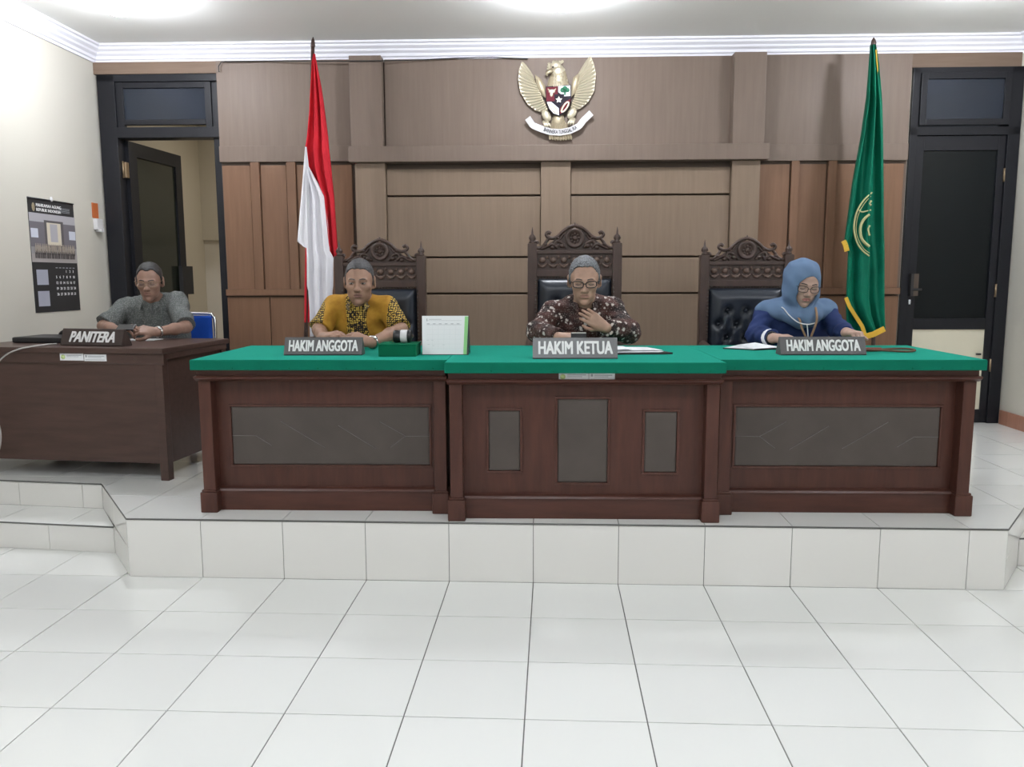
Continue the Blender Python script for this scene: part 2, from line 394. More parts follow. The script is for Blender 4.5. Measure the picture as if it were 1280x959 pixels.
# --- left doorway with an open leaf, corridor behind
b = MB(); y0, y1 = 2.695, 2.83
b.bbox(-3.380, -3.245, y0, y1, H, 3.0); b.bbox(-2.50, -2.42, y0+.03, y1, H, 3.0); b.bbox(-3.380, -2.42, y0, y1, 2.945, 3.0); b.bbox(-3.25, -2.44, y0, y1, 2.525, 2.605)
d1 = struct(b, 'door_1', M['door'])
b = MB()
for q in ((-3.245, -3.19, 2.605, 2.945), (-2.55, -2.50, 2.605, 2.945), (-3.19, -2.55, 2.90, 2.945), (-3.19, -2.55, 2.625, 2.665)): b.bbox(q[0], q[1], 2.71, 2.75, q[2], q[3], .003)
tr = b.build('transom', M['door'], d1, (0, 0, 0))
b = MB(); b.box(-3.19, -2.55, 2.728, 2.732, 2.665, 2.90); b.build('pane', M['glassb'], tr, (0, 0, 0))
# leaf hinged at the left jamb, swung back into the corridor
hx, hy = -3.235, 2.80; ex, ey = -3.165, 3.60
def leafpt(u, t, z): # u along leaf, t thickness
    dx, dy = ex-hx, ey-hy; L = math.hypot(dx, dy); dx /= L; dy /= L
    return (hx+dx*u+dy*t, hy+dy*u-dx*t, z)
def leafbox(b, u0, u1, t0, t1, z0, z1, m=0):
    vs = [leafpt(u, t, z) for z in (z0, z1) for t in (t0, t1) for u in (u0, u1)]
    b.add(vs, [(0, 2, 3, 1), (4, 5, 7, 6), (0, 1, 5, 4), (2, 6, 7, 3), (0, 4, 6, 2), (1, 3, 7, 5)], m)
b = MB()
for q in ((0, .11, H+.01, 2.52), (.70, .80, H+.01, 2.52), (.11, .70, 2.41, 2.52), (.11, .70, 1.02, 1.14), (.11, .70, H+.01, .42)): leafbox(b, q[0], q[1], -.02, .02, q[2], q[3])
lf = b.build('door_leaf', M['door'], d1, (0, 0, 0))
b = MB(); leafbox(b, .11, .70, -.004, .004, 1.14, 2.41); b.build('pane', M['glass2'], lf, (0, 0, 0))
b = MB(); leafbox(b, .11, .70, -.006, .006, .42, 1.02); b.build('panel', M['creamdoor'], lf, (0, 0, 0))
b = MB(); leafbox(b, .66, .84, .02, .055, 1.30, 1.55); b.build('lock_box', M['blackm'], lf, (0, 0, 0))
for z in (2.29, 1.2):
    b = MB(); b.bbox(-3.262, -3.215, 2.745, 2.79, z-.06, z+.06, .003); b.tube([(-3.238, 2.74, z-.065), (-3.238, 2.74, z+.065)], .008, 8); b.build('hinge', M['brass'], d1, (0, 0, 0))
b = MB(); b.box(-3.60, -3.40, 2.84, 4.72, 0, 3.0); struct(b, 'wall_corridor_left', M['wallo'])
b = MB(); b.box(-3.40, -1.6, 4.60, 4.72, 1.83, 3.0); b.box(-3.40, -1.6, 4.63, 4.72, 0, 1.83, 1); struct(b, 'wall_corridor_end', [M['wallo'], M['wallo_lit']])  # lower part set back and paler: light painted in, same wall
b = MB(); b.box(-1.72, -1.6, 2.84, 4.6, 0, 3.0); struct(b, 'wall_corridor_right', M['wallo'])
b = MB(); b.box(-3.60, -1.6, 2.84, 4.72, 3.0, 3.08); struct(b, 'ceiling_corridor', M['ceil'])
b = MB(); b.box(-3.60, -1.6, 2.70, 4.72, 0, H); struct(b, 'floor_corridor', M['tile'])
# exit sign on the corridor wall
y0, y1 = 3.80, 4.12; z0, z1 = 2.335, 2.44
b = MB(); b.bbox(-3.40, -3.385, y0, y1, z0, z1, .003); ex_ = b.build('exit_sign', M['exitg'], None, (-3.40, (y0+y1)/2, z0))
tag(ex_, 'small green emergency exit sign with white running figure on corridor wall', 'sign')
b = MB(); X = -3.3835
b.ell((X, y0+.075, z1-.022), (.002, .011, .011), 8); b.tube([(X, y0+.07, z1-.035), (X, y0+.06, z1-.06)], .009, 6); b.tube([(X, y0+.06, z1-.06), (X, y0+.085, z1-.072), (X, y0+.08, z1-.09)], .005, 6)
b.tube([(X, y0+.06, z1-.06), (X, y0+.035, z1-.078)], .005, 6); b.tube([(X, y0+.07, z1-.04), (X, y0+.10, z1-.05)], .004, 6); b.tube([(X, y0+.068, z1-.04), (X, y0+.04, z1-.048)], .004, 6)
b.build('pictogram', M['whitep'], ex_)
b = MB(); b.box(X, X+.001, y0+.15, y0+.29, z0+.055, z0+.075); b.box(X, X+.001, y0+.12, y0+.30, z0+.012, z0+.022); b.build('print', M['whitep'], ex_)

# --- right door, closed
b = MB(); y0, y1 = 2.69, 2.84
b.bbox(2.83, 2.885, y0, y1, H, 2.99); b.bbox(3.555, 3.645, y0, y1, H, 2.99); b.bbox(2.83, 3.645, y0, y1, 2.945, 2.99); b.bbox(2.83, 3.645, y0, y1, 2.495, 2.555)
d2 = struct(b, 'door_2', M['door'])
b = MB()
for q in ((2.885, 2.93, 2.565, 2.945), (3.50, 3.55, 2.565, 2.945), (2.93, 3.50, 2.90, 2.945), (2.93, 3.50, 2.565, 2.61)): b.bbox(q[0], q[1], 2.67, 2.71, q[2], q[3], .003)
tr = b.build('transom', M['door'], d2, (0, 0, 0))
b = MB(); b.box(2.93, 3.50, 2.688, 2.692, 2.61, 2.90); b.build('pane', M['glassb'], tr, (0, 0, 0))
b = MB()
for q in ((2.888, 2.945, H+.01, 2.492), (3.50, 3.552, H+.01, 2.492), (2.945, 3.50, 2.385, 2.492), (2.945, 3.50, 1.03, 1.115), (2.945, 3.50, H+.01, .40)): b.bbox(q[0], q[1], 2.705, 2.745, q[2], q[3], .003)
lf = b.build('door_leaf', M['door'], d2, (0, 0, 0))
b = MB(); b.box(2.945, 3.50, 2.722, 2.727, 1.115, 2.385); b.build('pane', M['glass'], lf, (0, 0, 0))
b = MB(); b.box(2.945, 3.50, 2.715, 2.735, .40, 1.03); b.build('panel', M['creamdoor'], lf, (0, 0, 0))
b = MB(); b.box(2.925, 2.965, 2.70, 2.707, 1.29, 1.46); b.build('lock_plate', mat('bronze_plate', (.10, .075, .06), .4, .4), lf, (0, 0, 0))
b = MB(); b.box(2.885, 2.905, 2.65, 2.70, 1.29, 1.46); b.tube([(2.895, 2.655, 1.34), (2.97, 2.655, 1.34)], .009, 8); b.build('door_handle', M['blackm'], lf, (0, 0, 0))
b = MB(); b.bbox(2.897, 2.912, 2.698, 2.706, 1.225, 1.262, .002); b.build('tag', M['paper'], lf, (0, 0, 0))
for z in (2.2, 1.33, .75):
    b = MB(); b.tube([(3.553, 2.698, z-.05), (3.553, 2.698, z+.05)], .009, 8); b.build('hinge', M['brass'], d2, (0, 0, 0))
b = MB(); b.bbox(3.44, 3.475, 2.69, 2.705, .83, .845, .002); b.build('bolt', M['blackm'], lf, (0, 0, 0))

# --- ceiling lamps: round flush lamps, three rows down the room
LB = [('left', 'left'), ('middle', 'middle'), ('right', 'right')]
for r, y in enumerate(LAMP_ROWS):
    for c_, x in enumerate(LAMP_COLS):
        y = LAMP_ROWS[r]+.022*x
        if (r, c_) == (0, 2): y = 1.42
        if r == 2: x, y = ((-2.48, -6.3), (.2, -6.3), (3.05, -8.4))[c_]
        where = ('front row above the dais', 'middle row above the hall', 'rear row above the hall')[r]
        side = ('left', 'centre', 'right')[c_]
        t = thing('ceiling_lamp', f'round white ceiling lamp, {side} one of the {where}', 'lamp', (x, y, ZC), 0, 'ceiling lamps')
        b = MB(); b.lathe([(.12, ZC), (.13, ZC-.01), (.13, ZC-.03), (.085, ZC-.04)], (x, y, 0), 32); b.build('rim', M['lampring'], t)
        b = MB(); b.lathe([(.060, ZC-.035), (.078, ZC-.055), (.082, ZC-.085), (.075, ZC-.112), (.055, ZC-.132), (.028, ZC-.142), (.002, ZC-.145)], (x, y, 0), 32); b.build('diffuser', M['lamp'], t)
ld = bpy.data.lights.new('corridor_light', 'AREA'); ld.shape = 'DISK'; ld.size = .3; ld.energy = 8; ld.color = (1, .95, .88)
lo = bpy.data.objects.new('corridor_light', ld); C.objects.link(lo); lo.location = rotz((-2.3, 3.7, 2.97), A)

# ------------------------------------------------------------------ judges' bench: three units side by side
ZT = 1.053
def unit(label, X0, X1, yf, pads, tall, diag, lp=True, rp=True):
    t = thing('judges_bench', label, 'bench', ((X0+X1)/2, yf+.4, H), group='units of the judges bench')
    dz = 0
    b = MB(); b.bbox(X0+.03, X1-.03, yf-.02, .90, ZT-.050, ZT-.006, .004); b.build('tabletop', M['bench_h'], t)
    x0, x1 = (X0, X1)
    b = MB(); b.bbox(x0, x1, yf-.05, .935, ZT-.010, ZT, .004)
    b.build('felt_cover', M['felt'], t)
    b = MB(); b.bbox(x0, x1, yf-.052, yf-.042, ZT-.050, ZT-.003, .003)
    if lp: b.box(x0-.001, x0+.008, yf-.048, .935, ZT-.048, ZT-.004)
    if rp: b.box(x1-.008, x1+.001, yf-.048, .935, ZT-.048, ZT-.004)
    b.build('felt_edge', M['felt'], t)
    b = MB()
    n = int((x1-x0)/.13)
    for k in range(n): b.ell((x0+(k+.5)*(x1-x0)/n, yf-.053, ZT-.040), .0032, 6)
    o = b.build('tacks', M['felt2'], t); o['kind'] = 'stuff'
    px0, px1 = X0+.012, X1-.012
    b = MB(); b.bbox(px0, px1, yf-.012, yf+.05, .955, ZT-.048, .003); b.build('apron', M['bench_h'], t)
    b = MB(); b.prism([(yf-.035, .968), (yf-.030, .960), (yf-.014, .950), (yf, .944), (yf+.03, .944), (yf+.03, .972), (yf-.030, .972)], 0, px0-.006, px1+.006); b.build('moulding', M['bench_h'], t)
    for xa in (px0+.002, px1-.062):
        b = MB(); b.bbox(xa, xa+.06, yf, yf+.08, .40, .948, .004); b.build('post', M['bench'], t)
        b = MB(); b.bbox(xa-.012, xa+.072, yf-.018, yf+.09, H, .395, .006); b.bbox(xa-.006, xa+.066, yf-.010, yf+.085, .395, .405, .003); b.build('plinth_block', M['bench'], t)
    b = MB(); b.bbox(px0+.05, px1-.05, yf+.035, yf+.09, H, .392, .003); b.prism([(yf+.028, .392), (yf+.034, .402), (yf+.06, .408), (yf+.09, .408), (yf+.09, .390), (yf+.028, .390)], 0, px0+.05, px1-.05); b.build('plinth', M['bench_h'], t)
    b = MB(); b.box(px0+.05, px1-.05, yf+.085, yf+.11, .40, .955)
    # stepped frame round the recessed pads
    fy = yf+.066
    zs0 = min(p[2] for p in pads); zs1 = max(p[3] for p in pads)
    xs = sorted(pads)
    b.box(px0+.055, px1-.055, fy, fy+.03, .405, zs0-.012); b.box(px0+.055, px1-.055, fy, fy+.03, zs1+.012, .95)
    cur = px0+.055
    for (a0, a1, c0, c1) in xs:
        b.box(cur, a0-.012, fy, fy+.03, zs0-.012, zs1+.012)
        if c0 > zs0: b.box(a0-.012, a1+.012, fy, fy+.03, zs0-.012, c0-.012); b.box(a0-.012, a1+.012, fy, fy+.03, c1+.012, zs1+.012)
        cur = a1+.012
    b.box(cur, px1-.055, fy, fy+.03, zs0-.012, zs1+.012)
    b.build('front_panel', M['bench'], t)
    for (a0, a1, c0, c1) in xs:
        b = MB(); q = .012
        for s in ((a0-q, a1+q, c1, c1+q), (a0-q, a1+q, c0-q, c0), (a0-q, a0, c0, c1), (a1, a1+q, c0, c1)): b.bbox(s[0], s[1], fy-.008, fy+.02, s[2], s[3], .003)
        b.build('pad_frame', M['bench'], t)
        b = MB(); b.bbox(a0, a1, fy-.002, fy+.025, c0, c1, .008); pd = b.build('pad', M['pad'], t)
        if diag:
            b = MB(); yy = fy-.0025; W = a1-a0; Hh = c1-c0; mid = (c0+c1)/2
            def seg(u0, v0, u1, v1): b.tube([(a0+u0*W, yy, mid+v0*Hh), (a0+u1*W, yy, mid+v1*Hh)], .0015, 5)
            fl_ = (lambda u: u) if diag > 0 else (lambda u: 1-u)
            for q in ((0, 0, .12, 0), (.12, 0, .20, -.17), (.37, 0, .47, -.2), (.25, .25, .37, 0), (.54, .18, .73, -.22), (.75, .25, .88, 0), (.88, 0, 1, 0), (.88, 0, .80, -.2)):
                seg(fl_(q[0]), q[1], fl_(q[2]), q[3])
            b.build('seam', mat('seam_thread', (.17, .16, .15), .6), pd)
    for xa in (px0+.005, px1-.03): 
        b = MB(); b.box(xa, xa+.025, yf+.08, .88, H, ZT-.05); b.build('side_panel', M['bench'], t)
    return t
bl = unit('left unit of the dark wooden judges bench, one long grey pad', -1.640, -.408, .152, [(-1.495, -.513, .518, .810)], .81, 1, True, False)
br = unit('right unit of the dark wooden judges bench, one long grey pad', .876, 2.108, .165, [(.985, 1.965, .518, .812)], .81, -1, False, True)
bc = unit('middle unit of the dark wooden bench with three upright grey pads', -.407, .875, .035, [(-.213, -.064, .520, .812), (.115, .352, .464, .868), (.527, .678, .515, .808)], .868, 0)
def stickers(parent, quad, y, n=2, a=A):
    """two small printed labels side by side"""
    for k, (x0, x1, z0, z1) in enumerate(quad):
        b = MB(); b.box(x0, x1, y-.0012, y, z0, z1); s_ = b.build('sticker', M['paper'], parent)
        s_['label'] = 'white printed sticker with a green round mark' if k == 0 else 'white printed sticker with grey lines'
        b = MB(); yy = y-.002; hh = z1-z0
        b.lathe([(hh*.34, -.0002), (hh*.34, .0004)], (x0+hh*.5, yy, (z0+z1)/2), 12, 1 if k == 0 else 0, 1) if k == 0 else b.box(x0+.008, x0+.018, yy, yy+.0006, z1-.016, z1-.005)
        xs = x0+hh*1.05 if k == 0 else x0+.024
        b.box(xs, x1-.012, yy, yy+.0006, z1-.012, z1-.0085); b.box(xs, x1-.03, yy, yy+.0006, z1-.019, z1-.0165)
        if k: b.box(x0+.008, x1-.01, yy, yy+.0006, z0+.006, z0+.009)
        b.build('print', [M['ink'], M['limeb']], s_)
p0, p1, p2 = at(698.5, 466, .023), at(736, 476, .023), at(768.5, 476.5, .023)
stickers(bc, [(p0.x, p1.x-.001, p1.z, p0.z), (p1.x+.001, p2.x, p2.z+.001, p0.z-.001)], .0222)

# ------------------------------------------------------------------ name plates
def nameplate(label, txt, x0, x1, yb, z0, h, yaw, mt, size, xs, shear=0, bold=.003, a=A, leanback=.035, tw=.9):
    cx = (x0+x1)/2; t = thing('name_plate', label, 'name plate', (cx, yb, z0), a, 'name plates on the desks')
    t.rotation_euler.z += yaw
    hw = (x1-x0)/2; R_ = math.atan2(leanback, h)
    bm = bmesh.new()
    prof = [(0, .006), (.004, 0), (.085, 0), (.088, .006), (leanback+.012, h-.002), (leanback+.008, h), (leanback+.002, h), (leanback-.001, h-.004)]
    n = len(prof); vs = []
    for sx in (-1, 1):
        for (y, z) in prof: vs.append(bm.verts.new((cx+sx*hw, yb+y, z0+z)))
    bm.faces.new(vs[:n][::1]); bm.faces.new(vs[n:][::-1])
    for i in range(n): bm.faces.new((vs[i], vs[n+i], vs[n+(i+1) % n], vs[(i+1) % n]))
    bmesh.ops.recalc_face_normals(bm, faces=bm.faces)
    b = MB(); b.frombm(bm); b.build('block', M[mt], t)
    vs, fs = text_geo(txt, size, .0015, bold, 1.0, shear)
    wx = max(v[0] for v in vs)-min(v[0] for v in vs); k = tw*2*hw/wx
    c, s = math.cos(R_), math.sin(R_); b = MB()
    b.add([(cx+x*k, yb+.001+leanback/2+y*s-z*c*1.0-.0035*c, z0+h/2+y*c+z*s) for x, y, z in vs], fs)
    b.build('lettering', M['white'], t)
    return t
nameplate('grey HAKIM ANGGOTA name plate in front of the man in mustard shirt', 'HAKIM ANGGOTA', -1.255, -.862, .325, ZT, .089, .02, 'plate', .080, 1, bold=.0032, tw=.89)
nameplate('lighter grey HAKIM KETUA name plate at the centre of bench', 'HAKIM KETUA', -.003, .400, .145, ZT, .099, .02, 'plate_l', .088, 1, bold=.0036, tw=.88)
nameplate('grey HAKIM ANGGOTA name plate in front of the woman in blue', 'HAKIM ANGGOTA', 1.222, 1.642, .335, ZT, .089, .01, 'plate', .080, 1, bold=.0032, tw=.86)

# ------------------------------------------------------------------ items on the bench
g = tag(None or thing('sounding_block', 'green felt covered box under the black gavel', 'box', (-.66, .34, ZT)), 'green felt covered box under the black gavel', 'box')
b = MB(); b.bbox(-.765, -.578, .262, .42, ZT, ZT+.058, .004); b.build('box', M['felt2'], g)
b = MB(); b.bbox(-.768, -.575, .259, .423, ZT+.056, ZT+.062, .002); b.build('lid', M['felt2'], g)
gv = thing('gavel', 'black gavel with a white band lying on the green box', 'gavel', (-.655, .36, ZT+.062))
zz = ZT+.062+.032; xc = at(504, 424, .36).x
b = MB(); b.lathe([(.026, -.048), (.031, -.044), (.032, -.012), (.030, -.010)], (xc, .36, zz), 20, 0, 0); b.lathe([(.030, .022), (.032, .024), (.031, .036), (.024, .042)], (xc, .36, zz), 20, 0, 0); b.build('head', M['black'], gv)
b = MB(); b.lathe([(.030, -.012), (.033, -.010), (.033, .021), (.030, .023)], (xc, .36, zz), 20, 0, 0); b.build('band', M['whitep'], gv)
b = MB(); b.tube([(xc+.005, .385, zz), (xc+.005, .5, zz-.01), (xc+.005, .60, zz-.017)], [.010, .011, .013], 10); b.build('handle', M['black'], gv)
# desk calendar
cal = thing('desk_calendar', 'white standing desk calendar with a green side strip beside green box', 'calendar', (-.45, .40, ZT))
c0, c1 = at(528.5, 443.5, .36), at(583, 444.5, .33); yb = .345; hC = .190
def cpt(u, v, off=0): # leaning front sheet
    return (c0.x+(c1.x-c0.x)*u+.006*v*(1-2*u)*-1, yb+.052*v-off, ZT+.004+(hC)*v)
b = MB(); b.add([cpt(0, 0), cpt(1, 0), cpt(1, 1), cpt(0, 1), cpt(0, 0, -.003), cpt(1, 0, -.003), cpt(1, 1, -.003), cpt(0, 1, -.003)], [(0, 1, 2, 3), (7, 6, 5, 4), (0, 4, 5, 1), (1, 5, 6, 2), (2, 6, 7, 3), (3, 7, 4, 0)]); b.build('sheet', M['paper'], cal)
b = MB()
def cq(u0, u1, v0, v1, m=0, off=.0006): b.add([cpt(u0, v0, off), cpt(u1, v0, off), cpt(u1, v1, off), cpt(u0, v1, off)], [(0, 1, 2, 3)], m)
cq(.925, 1, 0, .985, 1)
cq(.10, .115, .86, .93); cq(.15, .42, .905, .915); cq(.10, .86, .875, .88); cq(.1, .86, .765, .772)
for k in range(6): cq(.105+k*.13, .165+k*.13, .785, .80)
for k in range(1, 6): cq(.1+k*.127, .102+k*.127, .12, .765, 2)
for k in range(1, 6): cq(.1, .86, .765-k*.125, .768-k*.125, 2)
for (u, v) in ((.10, .36), (.2, .36), (.12, .25), (.22, .22), (.45, .24)): cq(u, u+.05, v, v+.012, 2)
b.build('print', [M['ink'], M['lime'], mat('faint_ink', (.62, .66, .68), .8)], cal)
b = MB(); x0, x1 = c0.x-.002, c1.x+.008
b.add([(x0, yb+.003, ZT+.001), (x1, yb+.003, ZT+.001), (x1, yb+.06, ZT+hC+.002), (x0+.01, yb+.06, ZT+hC+.002), (x0, yb+.13, ZT+.001), (x1, yb+.13, ZT+.001)], [(0, 1, 2, 3), (4, 3, 2, 5), (0, 4, 5, 1), (0, 3, 4), (1, 5, 2)]); b.build('stand', M['black'], cal)
# chairman's papers on a dark folder
pp = thing('paper_folder', 'dark folder with loose white sheets beside the HAKIM KETUA plate', 'folder', (.55, .45, ZT))
b = MB(); b.prism([(.40, .36), (.655, .375), (.70, .395), (.62, .60), (.40, .60)], 2, ZT, ZT+.008); b.build('cover', M['black'], pp)
def sheet(b, poly, z, lift=0):
    n = len(poly); b.add([(x, y, z+lift*i/(n)) for i, (x, y) in enumerate(poly)]+[(x, y, z+.0015+lift*i/n) for i, (x, y) in enumerate(poly)], [list(range(n))[::-1], list(range(n, 2*n))]+[(i, (i+1) % n, (i+1) % n+n, i+n) for i in range(n)])
for k, poly in enumerate(([(.405, .385), (.64, .40), (.66, .43), (.60, .585), (.41, .58)], [(.41, .42), (.655, .44), (.60, .60), (.40, .595)], [(.405, .40), (.50, .425), (.47, .59), (.40, .585)])):
    b = MB(); sheet(b, poly, ZT+.009+k*.006, .004); b.build('sheet', M['paper'], pp)
# woman's open notebook
nbk = thing('notebook', 'open white notebook lying in front of the woman in blue', 'notebook', (1.14, .70, ZT))
b = MB(); b.prism([(1.02, .70), (1.16, .60), (1.33, .66), (1.22, .80), (1.12, .84)], 2, ZT, ZT+.005); b.build('cover', M['black'], nbk)
b = MB(); q = [(1.03, .705), (1.165, .612), (1.20, .66), (1.12, .83)]
sheet(b, q, ZT+.006); b.add([(1.165, .612, ZT+.008), (1.32, .662, ZT+.012), (1.22, .79, ZT+.020), (1.12, .83, ZT+.010), (1.19, .70, ZT+.035)], [(0, 1, 4), (1, 2, 4), (2, 3, 4), (0, 4, 3)]); b.build('page', M['paper'], nbk)
# cord loop with a red tag
cl = thing('key_cord', 'brown cord loop with a red tag beside the right name plate', 'cord', (1.78, .48, ZT))
L0 = Vector((1.815, .50, ZT+.0115)); pts = [(L0.x+.135*math.cos(t)-.0, L0.y+.052*math.sin(t), L0.z+.004*math.sin(2*t)) for t in np.linspace(0, 2*PI, 28)[:-1]]
b = MB(); b.tube(pts, .0055, 6, closed=True); b.build('loop', M['cord'], cl)
b = MB(); b.bbox(1.70, 1.79, .515, .535, ZT+.003, ZT+.022, .004); b.build('tag', mat('red_leather', (.20, .035, .02), .5), cl)
b = MB(); b.bbox(1.668, 1.70, .512, .538, ZT+.003, ZT+.028, .005); b.build('clip', M['whitep'], cl)

# ------------------------------------------------------------------ carved chairs
def spiral(cx, cz, r0, turns, y, dirn=1, start=0):
    N = 18; return [(cx+dirn*(r0*(1-.78*k/N))*math.cos(start+turns*2*PI*k/N), y, cz+(r0*(1-.78*k/N))*math.sin(start+turns*2*PI*k/N)) for k in range(N+1)]
def smooth(pts, n=6):
    P = [Vector(p) for p in pts]; out = []
    for i in range(len(P)-1):
        p0, p1, p2, p3 = P[max(i-1, 0)], P[i], P[i+1], P[min(i+2, len(P)-1)]
        for k in range(n):
            t = k/n; out.append(.5*((2*p1)+(p2-p0)*t+(2*p0-5*p1+4*p2-p3)*t*t+(3*p1-p0-3*p2+p3)*t**3))
    out.append(P[-1]); return out
def make_chair(label, base, zs=1.0, xs=1.0):
    t = thing('carved_chair', label, 'chair', base, group='carved high-backed judge chairs')
    bx, by, bz = base
    def fin(b, name, mt, parent=t, kind=None):
        b.v = [(bx+x*xs, by+y, bz+z*zs) for x, y, z in b.v]; o = b.build(name, M[mt], parent)
        if kind: o['kind'] = kind
        return o
    for s in (-1, 1):
        b = MB(); b.bbox(s*.275-.03, s*.275+.03, 0, .065, 0, 1.292, .006); fin(b, 'back_post', 'carve')
        b = MB(); b.lathe([(.018, 1.292), (.024, 1.298), (.014, 1.306), (.024, 1.322), (.020, 1.336), (.008, 1.348), (.005, 1.37), (.001, 1.392)], (s*.275, .032, 0), 12); fin(b, 'finial', 'carve')
        b = MB(); b.bbox(s*.275-.028, s*.275+.028, -.50, -.445, 0, .66, .006); fin(b, 'front_leg', 'carve')
        b = MB(); b.tube(smooth([(s*.275, 0, .70), (s*.285, -.2, .69), (s*.285, -.42, .675), (s*.28, -.52, .655), (s*.28, -.545, .62)]), .03, 10); fin(b, 'armrest', 'carve')
        # crest scrolls
        b = MB()
        b.tube(smooth([(s*x, .028, z) for x, z in ((.0, 1.40), (.04, 1.388), (.08, 1.362), (.105, 1.338), (.14, 1.322), (.172, 1.328), (.185, 1.345), (.17, 1.36), (.155, 1.35))]), [.011]*49, 8)
        b.tube(smooth([(s*x, .028, z) for x, z in ((.165, 1.325), (.185, 1.30), (.205, 1.275), (.235, 1.262), (.262, 1.275), (.262, 1.298), (.243, 1.30), (.238, 1.288))]), .010, 8)
        b.tube(smooth([(s*x, .026, z) for x, z in ((.058, 1.262), (.085, 1.295), (.115, 1.305), (.13, 1.288), (.118, 1.272), (.104, 1.28))]), .009, 8)
        b.tube(smooth([(s*x, .026, z) for x, z in ((.11, 1.262), (.145, 1.285), (.18, 1.272), (.215, 1.256))]), .009, 8)
        b.tube(smooth([(s*x, .026, z) for x, z in ((.075, 1.345), (.10, 1.315), (.13, 1.31))]), .007, 8)
        for (x, z, r) in ((.08, 1.275, .014), (.145, 1.265, .012), (.19, 1.285, .010), (.11, 1.325, .009)): b.ell((s*x, .026, z), (r*1.4, .012, r), 8)
        fin(b, 'crest_scroll', 'carve')
    b = MB(); b.prism([(-.245, 1.245), (.245, 1.245), (.20, 1.268), (.15, 1.30), (.09, 1.345), (.03, 1.382), (-.03, 1.382), (-.09, 1.345), (-.15, 1.30), (-.20, 1.268)], 1, .035, .05); fin(b, 'crest_board', 'carve')
    b = MB(); b.lathe([(.001, -.012), (.012, -.012), (.014, -.006), (.03, -.004), (.034, -.010), (.044, -.012), (.052, -.016), (.060, -.012), (.062, 0), (.06, .02)], (0, .026, 1.322), 24, 0, 1)
    for k in range(8): b.ell((.026*math.cos(k*PI/4), .018, 1.322+.026*math.sin(k*PI/4)), (.009, .006, .009), 8)
    for x, z in ((0, 1.405), (-.014, 1.395), (.014, 1.395)): b.ell((x, .03, z), (.008, .01, .016), 8)
    fin(b, 'rosette', 'carve')
    b = MB(); b.bbox(-.247, .247, .012, .055, 1.225, 1.247, .004); fin(b, 'top_rail', 'carve')
    b = MB(); b.box(-.247, .247, .030, .055, 1.06, 1.226)
    b.bbox(-.247, .247, .016, .055, 1.085, 1.125, .003)
    fin(b, 'frieze', 'carve')
    b = MB()
    for k in range(7):
        x = -.21+k*.07
        b.ell((x, .026, 1.188), (.022, .016, .020), 10); b.ell((x+.035 if k < 6 else x, .028, 1.205), (.010, .008, .012), 8); b.ell((x, .026, 1.150), (.026, .010, .012), 8); b.tube([(x-.03, .026, 1.165), (x, .02, 1.142), (x+.03, .026, 1.165)], .006, 6)
    fin(b, 'carved_bosses', 'carve_l')
    # buttoned leather back
    b = MB(); NX, NZ = 36, 46; X0, X1, Z0, Z1 = -.243, .243, .46, 1.075; vs = []
    tufts = [(x, z) for r, z in enumerate((.93, .84, .75, .66, .57)) for x in ((-.12, 0, .12) if r % 2 == 0 else (-.18, -.06, .06, .18))]
    for j in range(NZ+1):
        for i in range(NX+1):
            x = X0+(X1-X0)*i/NX; z = Z0+(Z1-Z0)*j/NZ
            e = min(x-X0, X1-x, z-Z0, Z1-z); p = .055*min(1, math.sqrt(max(e, 0)/.06))
            for tx, tz in tufts:
                dd = math.hypot(x-tx, (z-tz)); p -= .026*math.exp(-(dd/.022)**2)
            for tx, tz in tufts:
                for sx in (-1, 1):
                    ux, uz = tx+sx*.06, tz-.09
                    if any(abs(ux-a_) < .01 and abs(uz-b_) < .01 for a_, b_ in tufts):
                        vx, vz = sx*.06, -.09; L2 = vx*vx+vz*vz; q = max(0, min(1, ((x-tx)*vx+(z-tz)*vz)/L2)); dd = math.hypot(x-tx-q*vx, z-tz-q*vz); p -= .008*math.exp(-(dd/.010)**2)
            vs.append((x, .035-max(p, 0), z))
    b.add(vs, [(j*(NX+1)+i, j*(NX+1)+i+1, (j+1)*(NX+1)+i+1, (j+1)*(NX+1)+i) for j in range(NZ) for i in range(NX)], 0, True)
    b.box(X0, X1, .035, .045, Z0, Z1); pad = fin(b, 'back_cushion', 'leather')
    b = MB()
    for tx, tz in tufts: b.ell((tx, -.004, tz), (.010, .006, .010), 8)
    fin(b, 'buttons', 'leather', pad, 'stuff')
    b = MB()
    for k in range(26): b.ell((-.245+.0196*k, .022, 1.083), (.006, .005, .006), 6)
    for k in range(24):
        for s in (-1, 1): b.ell((s*.252, -.001, .50+k*.0245), (.006, .005, .006), 6)
    fin(b, 'nail_heads', 'nail', t, 'stuff')
    b = MB(); b.bbox(-.247, .247, .02, .06, .38, .46, .004); fin(b, 'lower_rail', 'carve')
    b = MB(); b.bbox(-.25, .25, -.49, .0, .30, .39, .006); fin(b, 'seat_frame', 'carve')
    b = MB(); b.bbox(-.245, .245, -.495, .0, .39, .455, .02); fin(b, 'seat_cushion', 'leather')
    return t
YC = 1.72
def cbase(pxl, pxr, py): p, q = at(pxl, py, YC), at(pxr, py, YC); return ((p.x+q.x)/2, YC, H)
CHA = cbase(417.5, 531.5, 335); CHB = cbase(661, 776, 335); CHC = cbase(877.5, 991, 335)
make_chair('carved wooden chair with dark leather behind the man in mustard shirt', CHA)
make_chair('tallest carved wooden chair with dark leather behind the man in brown batik', CHB, 1.062, 1.02)
make_chair('carved wooden chair with buttoned dark leather behind the woman in headscarf', CHC)

